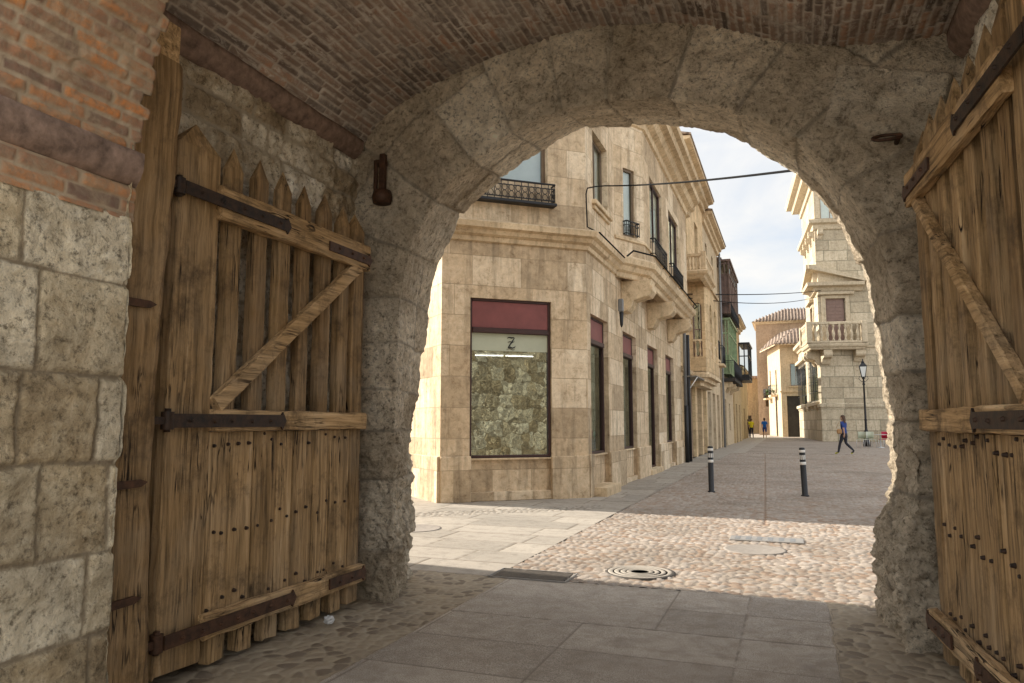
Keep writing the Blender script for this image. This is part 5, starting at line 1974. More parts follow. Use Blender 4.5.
hip(b7, -3.3, 8.0, 89.0, 97.0, 12.9, 1.9, 0.4)
b8 = empty('building', label='cream house with a sagging tiled roof and brown door at the lane corner', cat='building', group='houses closing the end of the lane')
Pc, Pl = (-0.7, 78.0), (-2.1, 87.0)
mb = MB()
mb.wall(Pl, Pc, -0.05, 9.2, [(1.4, 2.2, 4.2, 7.0), (5.6, 6.5, 4.4, 6.8), (4.9, 6.2, 0.0, 4.2)], M['render_w'], 0.2)
mb.wall(Pc, (6.0, 78.0), -0.05, 9.2, [(0.9, 1.9, 5.0, 7.2), (0.5, 1.7, 0.0, 4.0)], M['render_w'], 0.2)
put(mb.build('wall'), b8)
Ml = wmat(Pl, Pc)
Mf = wmat(Pc, (6.0, 78.0))
for Mx, (a, b_, c, e) in ((Ml, (1.4, 2.2, 4.2, 7.0)), (Ml, (5.6, 6.5, 4.4, 6.8)), (Mf, (0.9, 1.9, 5.0, 7.2))):
    window(b8, Mx, a, b_, c, e, 0.18, cols=2, fm='shutter_b', back='dark')
for Mx, (a, b_, c, e) in ((Ml, (4.9, 6.2, 0.0, 4.2)), (Mf, (0.5, 1.7, 0.0, 4.0))):
    mb = MB()
    mb.box(a, b_, .14, .18, 0, e, M['dark'], M=Mx)
    put(mb.build('door'), b8)
mb = MB()
mb.box(-0.1, 2.2, -.12, 0.0, 4.35, 4.5, M['trim'], M=Mf)
put(mb.build('string_course'), b8)
mb = MB()
mb.box(0.6, 2.2, -.12, 0.0, 4.85, 4.97, M['trim'], M=Mf)
put(mb.build('window_sill'), b8)
for (u_, z_, L_) in ((1.0, 4.0, 1.8), (5.1, 4.2, 1.9)):
    mb = MB()
    mb.box(u_, u_ + L_, -.7, 0, z_ - .15, z_, M['trim'], M=Ml)
    put(mb.build('balcony_slab'), b8)
    iron_rail(b8, [tuple((Ml @ Vector((u, v, 0))).xy) for u, v in ((u_, 0), (u_, -.68), (u_ + L_, -.68), (u_ + L_, 0))], z_, z_ + 1.0, 'black', 0.14)
mb = MB()
rf = [(-2.9, 87.2, 9.3), (-1.15, 77.3, 9.1), (6.4, 77.3, 9.1), (6.4, 84.5, 11.4), (0.9, 84.5, 11.4), (-1.2, 90, 11.4)]
mb.add(rf, [(0, 1, 4, 5), (1, 2, 3, 4)], M['roof'])
mb.add([(x, y, z - .12) for x, y, z in rf], [(0, 1, 4, 5), (1, 2, 3, 4)], M['trim'])
mb.add([rf[0], rf[1], rf[2]] + [(x, y, z - .12) for x, y, z in rf[:3]], [(0, 1, 4, 3), (1, 2, 5, 4)], M['trim'])
put(mb.build('roof'), b8)
mb = MB()
for i in range(22):
    x = -1.0 + i * .34
    q = max(0, min(1, (x + 1.1) / 2.0))
    mb.tube([(x, 77.25, 9.14), (x, 77.3 + 7.2 * q, 9.13 + 2.3 * q)], 0.10, M['roof'], 6)
for i in range(18):
    q = (i + .5) / 18
    a_ = Vector(rf[0]).lerp(Vector(rf[1]), q)
    b_ = Vector(rf[5]).lerp(Vector(rf[4]), q)
    mb.tube([a_ + Vector((0, 0, .03)), b_ + Vector((0, 0, .03))], 0.10, M['roof'], 6)
put(mb.build('tile_rows'), b8)
# plants on the balcony rail
pl = empty('balcony_plant', (-1.85, 82.0, 4.2), label='green potted plant hanging on the cream house balcony', cat='plant')
mb = MB()
mb.lathe([(.12, 0), (.17, .25), (.15, .25)], M['roof'], (0, 0, 0), 10)
mb.build('pot', pl)
mb = MB()
rr = random.Random(4)
for i in range(90):
    p = Vector((rr.gauss(0, .22), rr.gauss(0, .22), .35 + rr.gauss(0, .16)))
    a_ = Vector((rr.uniform(-1, 1), rr.uniform(-1, 1), rr.uniform(-.5, 1))).normalized() * .12
    b_ = a_.orthogonal().normalized() * .05
    mb.add([p - a_, p + b_, p + a_, p - b_], [(0, 1, 2, 3)], M['leaf'])
mb.build('foliage', pl)

# ------------------------------------------------------------------ the pale palace on the right
pc = empty('palace', label='pale ashlar palace with corner balcony, pediment and heavy cornices', cat='building')
K = (2.31, 59.9)
d2 = Vector((math.cos(R(12)), math.sin(R(12))))
dS = Vector((-.0738, .997)).normalized()
KF = (K[0] + d2.x * 24, K[1] + d2.y * 24)
KS = (K[0] + dS.x * 30, K[1] + dS.y * 30)
MF, MS = wmat(K, KF), wmat(KS, K)
LS = 30.0
mb = MB()
GW = [(LS - 7.8, LS - 2.2, 3.1, 6.6), (LS - 20.0, LS - 11.0, 3.1, 6.6)]
SW = [(LS - 5.0, LS - 3.2, 7.3, 10.6), (LS - 12.5, LS - 10.5, 7.3, 10.6)]
mb.wall(K, KF, -0.05, 20.4, [(0.55, 1.95, 7.25, 10.7), (0.5, 1.9, 16.9, 19.0), (8.0, 9.4, 7.25, 10.7), (8, 9.4, 2.5, 5.5), (14, 15.4, 7.25, 10.7)], M['pal'], 0.3)
KT = (K[0] + dS.x * 9.0, K[1] + dS.y * 9.0)
mb.wall(KS, K, -0.05, 8.3, GW + [(a, b, c, 8.3) for a, b, c, e in SW[:1]], M['pal'], 0.3)
mb.wall(KT, K, 8.3, 20.4, [(9.0 - (LS - SW[0][0]), 9.0 - (LS - SW[0][1]), 8.3, 10.6)], M['pal'], 0.3)
mb.wall((KT[0] + 14, KT[1]), KT, 8.3, 20.4, [], M['pal'], 0.3)
mb.wall(KF, (KF[0], KF[1] + 5), -0.05, 20.4, [], M['pal'])
mb.wall((KF[0], KF[1] + 5), (KT[0] + 14, KT[1]), -0.05, 20.4, [], M['pal'])
mb.wall((KT[0] + 14, KT[1]), (KS[0] + 14, KS[1]), -0.05, 8.3, [], M['pal'])
mb.wall((KS[0] + 14, KS[1]), KS, -0.05, 8.3, [], M['pal'])
mb.add([(*KT, 8.3), (KT[0] + 14, KT[1], 8.3), (KS[0] + 14, KS[1], 8.3), (*KS, 8.3)], [(0, 1, 2, 3)], M['pal'])
put(mb.build('wall'), pc)
mb = MB()
mb.sweep([KS, K, KF], [(0, -.05), (.10, -.05), (.10, 2.5), (.16, 2.55), (.16, 2.75), (.0, 2.85)], M['pal'], 1, .5)
put(mb.build('plinth'), pc)
PT = M['paltrim']
for nm, prof in (('cornice', [(0, 16.0), (.1, 16.05), (.15, 16.4), (.4, 16.5), (.45, 16.75), (.0, 16.9)]),
                 ('string_course', [(0, 6.95), (.1, 6.98), (.12, 7.1), (.0, 7.14)]),
                 ('eaves_cornice', [(0, 19.3), (.15, 19.35), (.2, 19.8), (.7, 19.95), (.8, 20.3), (1.15, 20.4), (1.25, 20.8), (.0, 21.0)]),
                 ('parapet', [(-.3, 20.9), (-.3, 21.6), (-1.2, 21.6)])):
    mb = MB()
    if nm == 'string_course':
        mb.sweep([KS, K, KF], prof, PT, 1, .5, ends=False)
    else:
        mb.sweep([(KT[0] + 14, KT[1]), KT, K, KF], prof, PT, 1, .5, ends=False)
    put(mb.build(nm), pc)
mb = MB()
mb.add([(*K, 21.2), (*KF, 21.2), (KF[0], KF[1] + 5, 21.2), (*KT, 21.2)], [(0, 1, 2, 3)], PT)
put(mb.build('roof'), pc)
mb = MB()
mb.sweep([KS, KT], [(0, 8.0), (.12, 8.05), (.2, 8.25), (.45, 8.35), (.5, 8.6), (0, 8.7)], PT, 1, .5)
put(mb.build('cornice'), pc)
for i in range(4):
    corbel(pc, MS, LS - 0.5 - i * 2.1, 0.4, 15.3, 16.0, 0.45, 'paltrim')
for i in range(8):
    corbel(pc, MF, 0.35 + i * 2.1, 0.4, 15.3, 16.0, 0.35, 'paltrim')
# doors and windows
for Mx, (a, b_, c, e) in ((MF, (0.55, 1.95, 7.25, 10.7)), (MS, SW[0]), (MF, (8.0, 9.4, 7.25, 10.7)), (MF, (14, 15.4, 7.25, 10.7))):
    mb = MB()
    mb.box(a + .05, b_ - .05, .16, .22, c, e, M['shutter_b'], M=Mx)
    for k_ in range(12):
        z_ = c + .15 + (e - c - .3) * k_ / 12
        mb.box(a + .12, (a + b_) / 2 - .05, .135, .16, z_, z_ + .16, M['shutter_b'], M=Mx)
        mb.box((a + b_) / 2 + .05, b_ - .12, .135, .16, z_, z_ + .16, M['shutter_b'], M=Mx)
    put(mb.build('shutter'), pc)
    mb = MB()
    for (x0, x1, z0, z1, o_) in ((a - .32, a, c, e + .25, .08), (b_, b_ + .32, c, e + .25, .08), (a, b_, e, e + .25, .08), (a - .6, b_ + .6, e + .27, e + .5, .35)):
        mb.box(x0, x1, -o_, .05, z0, z1, PT, .5, M=Mx, bev=.02)
    put(mb.build('door_surround'), pc)
window(pc, MF, 0.5, 1.9, 16.9, 19.0, 0.2, cols=2, fm='shutter_b', back='curtain')
window(pc, MF, 8, 9.4, 2.5, 5.5, 0.25, cols=2, rows=3, fm='shutter_b', back='dark')
mb = MB()
mb.box(0.0, .45, -.10, .05, 16.9, 19.3, PT, .5, M=MF, bev=.02)
mb.box(1.95, 2.4, -.10, .05, 16.9, 19.3, PT, .5, M=MF, bev=.02)
put(mb.build('pilaster'), pc)
for (a, b_, c, e) in GW:
    window(pc, MS, a, b_, c, e, 0.28, cols=4, rows=4, fm='black', back='dark', glass='glass')
    mb = MB()
    n = int((b_ - a) / .55)
    for i in range(n + 1):
        mb.tube([(a + (b_ - a) * i / n, -.12, c - .1), (a + (b_ - a) * i / n, -.12, e + .15)], .015, M['black'], 5, M=MS)
    for z_ in np.linspace(c, e, 6):
        mb.tube([(a - .1, -.12, z_), (b_ + .1, -.12, z_)], .018, M['black'], 5, M=MS)
        mb.tube([(a, -.12, z_), (a, .05, z_)], .02, M['black'], 5, M=MS)
        mb.tube([(b_, -.12, z_), (b_, .05, z_)], .02, M['black'], 5, M=MS)
    put(mb.build('window_grille'), pc)
    mb = MB()
    mb.box(a - .5, b_ + .5, -.3, .02, c - .4, c - .12, PT, .5, M=MS, bev=.03)
    put(mb.build('window_sill'), pc)
    mb = MB()
    mb.box(a - .4, b_ + .4, -.3, .02, e + .3, e + .6, PT, .5, M=MS, bev=.03)
    put(mb.build('lintel'), pc)
    for u_ in (a, b_ - .3):
        corbel(pc, MS, u_ + .1, .4, c - 1.0, c - .41, .28, 'paltrim')
# corner balcony
kb = Vector(K)
nF = Vector((d2.y, -d2.x))
nS = Vector((-dS.y, dS.x)) * -1
nS = Vector((-dS.y, dS.x))
if nS.x > 0:
    nS = -nS
o_ = 1.0
c0 = kb + d2 * 3.1
c1 = c0 + nF * o_
c2 = kb + nF * o_ + nS * o_
c4 = kb + dS * 2.9
c3 = c4 + nS * o_
mb = MB()
pts = [tuple(c0), tuple(c1), tuple(c2), tuple(c3), tuple(c4), tuple(kb)]
mb.prism([pts[4], pts[3], pts[2], pts[1], pts[0], pts[5]], 7.05, 7.25, 'z', PT, .5)
mb.sweep([pts[4], pts[3], pts[2], pts[1], pts[0]], [(-.3, 6.75), (-.15, 6.8), (-.1, 6.92), (.0, 6.98), (.05, 7.1), (.06, 7.2), (0, 7.26)], PT, 1, .5, ends=False)
put(mb.build('balcony_slab'), pc)
mb = MB()
cc = [Vector(pts[4]), Vector(pts[3]), Vector(pts[2]), Vector(pts[1]), Vector(pts[0])]
cin = Vector(K)
q = [p.lerp(cin, .06) for p in cc]
for a, b_ in zip(q[:-1], q[1:]):
    L_ = (b_ - a).length
    d_ = (b_ - a).normalized()
    Mx = Matrix(((d_.x, -d_.y, 0, a.x), (d_.y, d_.x, 0, a.y), (0, 0, 1, 0), (0, 0, 0, 1)))
    mb.box(0, L_, -.13, .13, 8.62, 8.82, PT, .5, M=Mx, bev=.02)
    mb.box(0, L_, -.13, .13, 7.25, 7.40, PT, .5, M=Mx, bev=.02)
    for e_ in (0, L_):
        mb.box(e_ - .2, e_ + .2, -.2, .2, 7.26, 8.84, PT, .5, M=Mx, bev=.02)
    n = max(1, int(round((L_ - .5) / .42)))
    for i in range(n):
        mb.lathe(baluster_prof(1.22, .13), PT, (.25 + (L_ - .5) * (i + .5) / n, 0, 7.4), 10, M=Mx)
put(mb.build('balustrade'), pc)
corbel(pc, MF, 0.35, .6, 5.7, 6.74, 0.95, 'paltrim')
corbel(pc, MF, 2.7, .7, 5.9, 6.74, 0.75, 'paltrim')
corbel(pc, MS, LS - .4, .6, 5.7, 6.74, 0.95, 'paltrim')
corbel(pc, MS, LS - 2.5, .6, 5.7, 6.74, 0.95, 'paltrim')
# corner pediment
mb = MB()
mb.sweep([tuple(kb + dS * 3.2), tuple(kb), tuple(kb + d2 * 3.2)], [(0, 11.2), (.2, 11.25), (.3, 11.5), (.75, 11.6), (.8, 11.85), (0, 11.9)], PT, 1, .5)
for dd in (d2, dS):
    Mx = Matrix(((dd.x, (nF if dd is d2 else nS).x, 0, kb.x), (dd.y, (nF if dd is d2 else nS).y, 0, kb.y), (0, 0, 1, 0), (0, 0, 0, 1)))
    mb.prism([(-.75, 12.9), (-.75, 13.2), (3.95, 12.0), (3.95, 11.87), (3.2, 11.87)], .0, .8, 'y', PT, .5, M=Mx)
    mb.prism([(0, 11.87), (3.1, 11.87), (0, 12.8)], -.1, .3, 'y', PT, .4, M=Mx)
put(mb.build('pediment'), pc)

# ------------------------------------------------------------------ street furniture
for i, (x, y, rx, ry, lab) in enumerate(((-1.55, 15.75, 0.0, 0.0, 'black bollard with three white bands standing upright near the shop side'), (0.22, 15.55, 0.02, -0.035, 'black bollard with three white bands leaning slightly, on the right'))):
    bo = empty('bollard', (x, y, -0.01), label=lab, cat='bollard', group='banded bollards in the lane')
    bo.rotation_euler = (rx, ry, 0.3 * i)
    mb = MB()
    mb.lathe([(0.075, 0.0), (0.075, 0.02), (0.055, 0.03), (0.055, 0.90), (0.048, 0.925), (0.02, 0.93)], M['black'], n=20)
    mb.build('post', bo)
    for z0, z1 in ((0.60, 0.655), (0.835, 0.885)):
        mb = MB()
        mb.lathe([(0.0555, z0), (0.0575, z0 + .003), (0.0575, z1 - .003), (0.0555, z1)], M['white'], n=20)
        mb.build('band', bo)
    mb = MB()
    for k in range(10):
        a0 = 2 * PI * k / 10
        a1 = a0 + 2 * PI / 10 * .62
        z0, z1 = 0.70, 0.785
        pts = []
        for a in np.linspace(a0, a1, 4):
            pts.append((0.0575 * math.cos(a), 0.0575 * math.sin(a)))
        vs = [(x_, y_, z0) for x_, y_ in pts] + [(x_, y_, z1) for x_, y_ in pts]
        mb.add(vs, [(j, j + 1, j + 5, j + 4) for j in range(3)], M['white'], smooth=True)
    mb.build('shield_band', bo)


def manhole(x, y, r, label, mat='manhole', light=None):
    g = empty('manhole_cover', (x, y, 0.0), label=label, cat='manhole cover')
    mb = MB()
    mb.lathe([(r, -0.03), (r, -0.002), (r - .03, 0.001), (r - .035, 0.0), (0.01, 0.0)], M[mat], n=40)
    mb.build('cover', g)
    if not light:
        return g
    mb = MB()
    for q in (0.25, 0.42, 0.6, 0.78):
        mb.lathe([(r * q, 0.0), (r * q + .01, 0.005), (r * q + .035, 0.005), (r * q + .045, 0.0)], M[light or mat], n=40)
    mb.build('ring_pattern', g)
    return g


manhole(-1.38, 7.15, 0.33, 'round iron manhole cover with pale rings in the sunlit cobbles', light='slab_out')
manhole(-4.75, 9.0, 0.36, 'round manhole cover in the sunlit slabs beside the arch', 'cover_grey')
manhole(-0.42, 8.85, 0.34, 'faint round grey cover just in front of the rectangular plate', 'cover_grey')
g = empty('drain_plate', (-0.32, 9.62, 0.0), label='rectangular grey metal plate set in the sunlit cobbles', cat='manhole cover')
mb = MB()
mb.box(-0.42, 0.42, -0.17, 0.17, -0.03, 0.006, M['steel'], bev=.004)
mb.build('plate', g)
mb = MB()
for k in range(6):
    mb.box(-0.36 + k * .125, -0.30 + k * .125, -0.12, 0.12, 0.006, 0.008, M['pipe'])
mb.build('slots', g)
g = empty('stone_cover', (-2.28, 6.66, 0.0), label='dark stone utility cover at the kerb corner by the arch', cat='cover')
mb = MB()
mb.box(-0.34, 0.34, -0.17, 0.17, -0.03, 0.004, M['manhole'], bev=.004)
mb.build('slab', g)
mb = MB()
mb.sweep([(-.36, -.19), (-.36, .19), (.36, .19), (.36, -.19), (-.36, -.19)], [(-.014, -.01), (-.014, .005), (0.0, .005), (0.0, -.01)], M['steel'], 1, .5, ends=False)
mb.build('rim', g)

# street lamp
lp = empty('street_lamp', (4.2, 48.6, 0.0), label='black cast iron street lamp beside the palace corner', cat='street lamp')
mb = MB()
mb.lathe([(0.20, 0), (0.20, .25), (0.15, .32), (0.13, .75), (0.16, .80), (0.12, .88), (0.075, 1.0), (0.065, 1.5), (0.09, 1.55), (0.06, 1.62), (0.048, 3.6), (0.085, 3.65), (0.06, 3.72), (0.04, 3.95), (0.10, 4.02), (0.04, 4.08)], M['black'], n=16)
mb.build('post', lp)
mb = MB()
for s_ in (-1, 1):
    mb.tube([(0, 0, 3.8), (s_ * .14, 0, 3.85), (s_ * .26, 0, 4.0), (s_ * .2, 0, 4.15)], .016, M['black'], 6)
mb.build('bracket', lp)
mb = MB()
for k in range(4):
    a = PI / 4 + k * PI / 2
    mb.tube([(.13 * math.cos(a), .13 * math.sin(a), 4.1), (.27 * math.cos(a), .27 * math.sin(a), 4.72)], .016, M['black'], 5)
ca = [(.29 * math.cos(PI / 4 + k * PI / 2), .29 * math.sin(PI / 4 + k * PI / 2)) for k in range(4)]
vs = [(x, y, 4.72) for x, y in ca] + [(x, y, 4.75) for x, y in ca] + [(x * .35, y * .35, 4.95) for x, y in ca]
mb.add(vs, [(3, 2, 1, 0), (0, 1, 5, 4), (1, 2, 6, 5), (2, 3, 7, 6), (3, 0, 4, 7), (4, 5, 9, 8), (5, 6, 10, 9), (6, 7, 11, 10), (7, 4, 8, 11), (8, 9, 10, 11)], M['black'])
mb.lathe([(.1, 4.95), (.07, 5.02), (.03, 5.06), (.035, 5.12), (.01, 5.2)], M['black'], n=10)
mb.box(-.13, .13, -.13, .13, 4.07, 4.11, M['black'])
lt = mb.build('lantern', lp)
mb = MB()
ca2 = [(.12, 4.12), (.26, 4.71)]
vs = [(r_ * math.cos(PI / 4 + k * PI / 2), r_ * math.sin(PI / 4 + k * PI / 2), z_) for r_, z_ in ca2 for k in range(4)]
mb.add(vs, [(0, 1, 5, 4), (1, 2, 6, 5), (2, 3, 7, 6), (3, 0, 4, 7)], M['lampglass'])
mb.build('lamp_glass', lt)
wl2 = empty('wall_lantern', (1.75, 60.6, 8.7), label='small lantern on a bracket at the palace street side', cat='lamp')
mb = MB()
mb.tube([(0.55, 0, 0), (0.1, 0, .25), (-.3, 0, .1)], .025, M['black'], 6)
mb.build('bracket', wl2)
mb = MB()
mb.lathe([(.05, -.45), (.12, -.40), (.17, 0), (.2, .02), (.04, .15)], M['black'], (-.3, 0, 0), 8)
mb.build('lantern', wl2)


# café chairs and table
def cafe_chair(x, y, rz, mat, label):
    c = empty('cafe_chair', (x, y, 0), rz, label=label, cat='chair', group='café chairs by the lamp')
    mb = MB()
    mb.box(-.21, .21, -.21, .21, .43, .46, M[mat], bev=.012)
    mb.build('seat', c)
    mb = MB()
    n = 7
    vs = []
    for z in (.50, .88):
        for i in range(n):
            a = R(200 + 140 * i / (n - 1))
            vs.append((.25 * math.cos(a), .05 - .26 * -math.sin(a) * 1.0, z))
    vs += [(a * .93, b_ * .93, z) for a, b_, z in vs]
    fs = []
    for i in range(n - 1):
        fs += [(i, i + 1, n + i + 1, n + i), (2 * n + i, 3 * n + i, 3 * n + i + 1, 2 * n + i + 1), (n + i, n + i + 1, 3 * n + i + 1, 3 * n + i), (i, 2 * n + i, 2 * n + i + 1, i + 1)]
    fs += [(0, n, 3 * n, 2 * n), (n - 1, 3 * n - 1, 4 * n - 1, 2 * n - 1)]
    mb.add(vs, fs, M[mat], smooth=True)
    mb.build('backrest', c)
    for sx in (-1, 1):
        for sy in (-1, 1):
            mb = MB()
            mb.tube([(sx * .23, sy * .22, 0), (sx * .19, sy * .19, .44)] + ([(sx * .2, -.2, .86)] if sy < 0 else []), .013, M['alu'], 6)
            mb.build('leg', c)
    return c


cafe_chair(3.75, 46.2, 2.6, 'cream', 'pale wicker café chair nearest the walking woman')
cafe_chair(4.25, 46.9, 3.6, 'cream', 'pale wicker café chair just left of the lamp foot')
cafe_chair(5.0, 47.4, 2.2, 'red', 'crimson café chair just right of the lamp foot')
cafe_chair(2.95, 48.5, 2.9, 'cloth_g', 'grey café chair set apart behind the walking woman')
tb = empty('cafe_table', (4.7, 46.3, 0), label='small round aluminium café table among the chairs', cat='table')
mb = MB()
mb.lathe([(.34, .71), (.35, .72), (.35, .735), (.0, .74)], M['alu'], n=24)
mb.build('table_top', tb)
mb = MB()
mb.lathe([(.22, 0), (.22, .02), (.03, .05), (.025, .71)], M['alu'], n=14)
mb.build('pedestal', tb)

# litter at the foot of the left leaf, rag at the right
for (x, y, z, s_, lab) in ((-3.06, 4.55, 0.03, .035, 'crumpled white paper cup wedged under the left gate leaf'),):
    mb = MB()
    n = 10
    vs, fs = [], []
    rr = random.Random(int(y * 100))
    for i in range(5):
        for k in range(n):
            a = 2 * PI * k / n
            r_ = s_ * (.5 + .5 * math.sin(PI * (i + .5) / 5)) * rr.uniform(.7, 1.2)
            vs.append((r_ * math.cos(a), r_ * math.sin(a), i * s_ * .35 * rr.uniform(.9, 1.1)))
    for i in range(4):
        for k in range(n):
            fs.append((i * n + k, i * n + (k + 1) % n, (i + 1) * n + (k + 1) % n, (i + 1) * n + k))
    fs.append(list(range(4 * n, 5 * n)))
    mb.add(vs, fs, M['paper'])
    o = mb.build('paper_scrap', None, loc=(x, y, z - .02))
    tag(o, lab, 'litter')


# ------------------------------------------------------------------ people
def skin_mesh(name, chains, parent, mats, matfn, sub=2):
    """chains: list of [(pos, radius), ...]; first point of a chain may reuse an index by name"""
    verts, rad, edges, idx = [], [], [], {}
    for ch in chains:
        prev = None
        for nm, p, r_ in ch:
            if nm in idx:
                i = idx[nm]
            else:
                i = len(verts)
                idx[nm] = i
                verts.append(p)
                rad.append(r_)
            if prev is not None and prev != i:
                edges.append((prev, i))
            prev = i
    me = bpy.data.meshes.new(name)
    me.from_pydata(verts, edges, [])
    o = bpy.data.objects.new('tmp', me)
    COL.objects.link(o)
    o.modifiers.new('skin', 'SKIN').use_smooth_shade = True
    for i, r_ in enumerate(rad):
        g_ = 1.14 if (r_[0] if isinstance(r_, tuple) else r_) > .03 else 1.0
        rr_ = tuple(q * g_ for q in r_) if isinstance(r_, tuple) else (r_ * g_, r_ * g_)
        me.skin_vertices[0].data[i].radius = rr_
    me.skin_vertices[0].data[0].use_root = True
    s_ = o.modifiers.new('sub', 'SUBSURF')
    s_.levels = s_.render_levels = sub
    dg = bpy.context.evaluated_depsgraph_get()
    m2 = bpy.data.meshes.new_from_object(o.evaluated_get(dg))
    bpy.data.objects.remove(o)
    m2.name = name
    m2.materials.clear()
    for m_ in mats:
        m2.materials.append(m_)
    for p in m2.polygons:
        p.material_index = matfn(p.center)
        p.use_smooth = True
    o = bpy.data.objects.new(name, m2)
    COL.objects.link(o)
    o.parent = parent
    return o


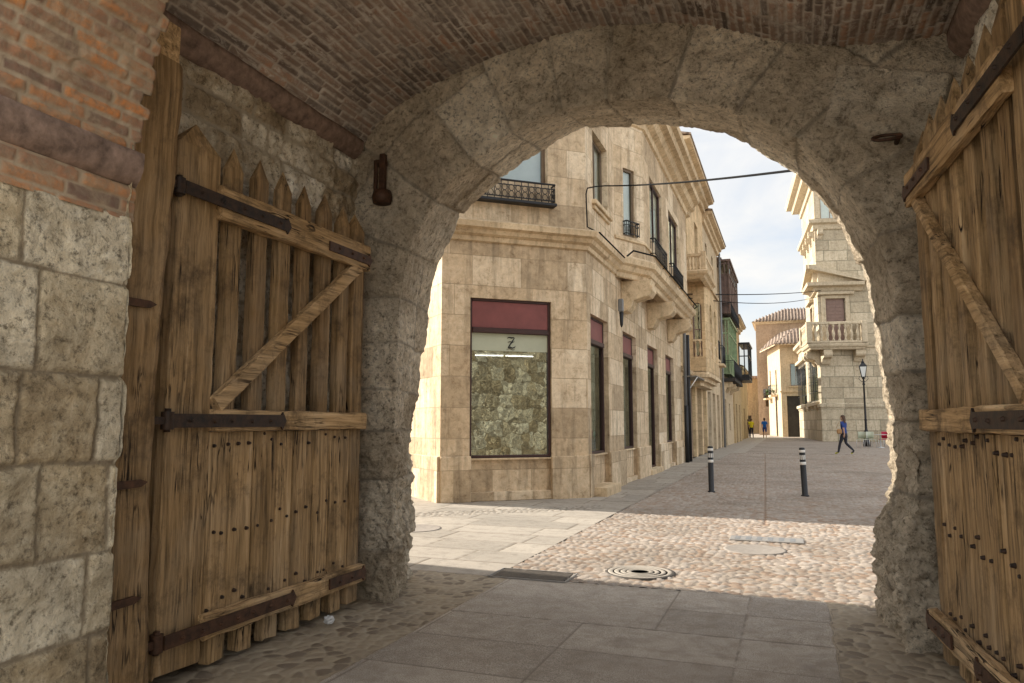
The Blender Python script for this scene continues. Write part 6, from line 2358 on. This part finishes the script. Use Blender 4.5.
def person(loc, rz, label, hgt, shirt, trousers, shoe, hair, stride=0.3, shorts=False, arm=0.35, long_hair=True, sleeves=True, group=None):
    """figure facing local +Y, mid-stride"""
    g = empty('person', loc, rz, label=label, cat='person', group=group)
    k = hgt / 1.7
    s_ = stride

    def v(x, y, z):
        return (x * k, y * k, z * k)
    ch = []
    hipz = 0.90 - 0.05 * s_
    ch.append([('pel', v(0, 0, hipz + .03), (.135 * k, .10 * k)), ('waist', v(0, 0.0, 1.08), (.115 * k, .085 * k)), ('chest', v(0, .01, 1.27), (.14 * k, .10 * k)), ('nk0', v(0, 0, 1.42), (.085 * k, .06 * k)),
               ('nk1', v(0, .015, 1.48), .048 * k), ('hd0', v(0, .035, 1.55), (.07 * k, .08 * k)), ('hd1', v(0, .03, 1.63), (.078 * k, .09 * k)), ('hd2', v(0, .02, 1.68), (.05 * k, .055 * k))])
    for sx, ph_ in ((-1, 1), (1, -1)):
        f = s_ * ph_
        hip = v(sx * .095, 0, hipz - .03)
        knee = v(sx * .10, f * .55 + (.10 if f < 0 else .03), .50)
        ank = v(sx * .095, f * 1.15 - (.12 if f < 0 else 0), .10 + (.07 if f < 0 else 0))
        toe = v(sx * .105, f * 1.15 + (.02 if f < 0 else .15), .035)
        n_ = 'l' if sx < 0 else 'r'
        ch.append([('pel', None, None), ('hip' + n_, hip, .088 * k), ('th' + n_, tuple((a + b_) / 2 for a, b_ in zip(hip, knee)), .073 * k), ('kn' + n_, knee, .052 * k),
                   ('cf' + n_, tuple(a * .6 + b_ * .4 for a, b_ in zip(knee, ank)), .052 * k), ('an' + n_, ank, .036 * k), ('to' + n_, toe, (.038 * k, .028 * k))])
        fa = -arm * ph_
        sh = v(sx * .165, 0, 1.385)
        el = v(sx * .235, fa * .35 - .03, 1.12)
        wr = v(sx * .225, fa * .85 + .05, .90)
        ch.append([('chest', None, None), ('sh' + n_, sh, .058 * k), ('ua' + n_, tuple((a + b_) / 2 for a, b_ in zip(sh, el)), .045 * k), ('el' + n_, el, .036 * k), ('wr' + n_, wr, .024 * k),
                   ('pm' + n_, (wr[0], wr[1] + .015 * k, wr[2] - .06 * k), (.034 * k, .018 * k))])
        for q, (dy, ln) in enumerate(((.028, .065), (.010, .075), (-.010, .07), (-.027, .055))):
            b0 = (wr[0], wr[1] + (.015 + dy) * k, wr[2] - .085 * k)
            ch.append([('pm' + n_, None, None), ('f%d%s' % (q, n_), b0, .009 * k), ('g%d%s' % (q, n_), (b0[0] - sx * .012, b0[1] + .012 * k, b0[2] - ln * k), .007 * k)])
        ch.append([('pm' + n_, None, None), ('t0' + n_, (wr[0] - sx * .02, wr[1] + .05 * k, wr[2] - .05 * k), .010 * k), ('t1' + n_, (wr[0] - sx * .025, wr[1] + .065 * k, wr[2] - .085 * k), .008 * k)])

    def mf(c):
        z, x, y = c.z / k, abs(c.x / k), c.y / k
        if z > 1.455:
            return 0
        if x > .185 and z < (1.18 if sleeves else 1.30):
            return 0
        if z > .93:
            return 1
        if shorts and z < .55:
            return 3 if z < .09 else 0
        if z < .085:
            return 3
        return 2
    skin_mesh('body', ch, g, [M['skin'], M[shirt], M[trousers], M[shoe]], mf)
    mb = MB()
    vs, fs = [], []
    n, m_ = 14, 9
    rr = random.Random(int(loc[1]))
    drop = 0.20 if long_hair else 0.05
    for i in range(m_):
        t_ = i / (m_ - 1)
        for q in range(n):
            a = 2 * PI * q / n
            back = max(0, -math.sin(a))
            side = abs(math.cos(a))
            el_ = PI / 2 * (1 - t_ * (0.55 + .75 * back + .35 * side))
            r_ = .108 * (1 + rr.uniform(-.04, .04))
            z = 1.625 + r_ * 1.02 * math.sin(el_)
            rad_ = r_ * max(.25, math.cos(el_)) if el_ > 0 else r_ * (1 - .1 * -el_)
            if t_ > .6 and back > .1:
                z -= drop * (t_ - .6) / .4 * min(1, back * 1.4)
                rad_ = r_ * (1.0 + .08 * math.sin(t_ * 9))
            vs.append(v(rad_ * math.cos(a) * .88, .018 + rad_ * math.sin(a), z))
    for i in range(m_ - 1):
        for q in range(n):
            fs.append((i * n + q, (i + 1) * n + q, (i + 1) * n + (q + 1) % n, i * n + (q + 1) % n))
    fs.append(list(range(n)))
    mb.add(vs, fs, M[hair], smooth=True)
    mb.build('hair', g)
    mb = MB()
    mb.lathe([(.012 * k, 0), (.014 * k, .02 * k), (.004 * k, .05 * k)], M['skin'], v(0, .118, 1.575), 7)
    mb.build('nose', g)
    for sx in (-1, 1):
        mb = MB()
        mb.lathe([(.003, -.008), (.011, 0), (.003, .008)], M['hair'], v(sx * .032, .108, 1.615), 7)
        mb.build('eye', g)
    return g


person((2.21, 35.9, 0), R(62), 'woman in navy top and dark jeans striding left past the lamp', 1.70, 'cloth_b', 'cloth_d', 'shoe', 'hair', stride=0.21, arm=.2)
bg = empty('shoulder_bag', (2.02, 35.72, 1.02), label='tan leather shoulder bag hanging at the striding woman side', cat='bag')
mb = MB()
mb.box(-.11, .11, -.05, .05, -.12, .10, M['tan'], bev=.04)
mb.build('pouch', bg)
mb = MB()
mb.tube([(-.13, 0, .12), (.02, .08, .42), (.17, .14, .40), (.16, 0.0, .12)], .010, M['tan'], 6)
mb.build('strap', bg)
person((-2.15, 70.5, 0), R(5), 'man in blue shirt and blue shorts walking away down the middle', 1.78, 'cloth_bb', 'cloth_b', 'shoe', 'hair', stride=0.12, shorts=True, long_hair=False)
person((-3.28, 70.5, 0), R(10), 'walker in yellow top and dark trousers near the left wall', 1.74, 'cloth_y', 'cloth_d', 'cloth_d', 'hair', stride=0.15, long_hair=False)
person((-3.62, 72.5, 0), R(-6), 'walker in black clothes beside the one in yellow', 1.70, 'cloth_d', 'cloth_d', 'cloth_d', 'hair', stride=0.12, long_hair=False)
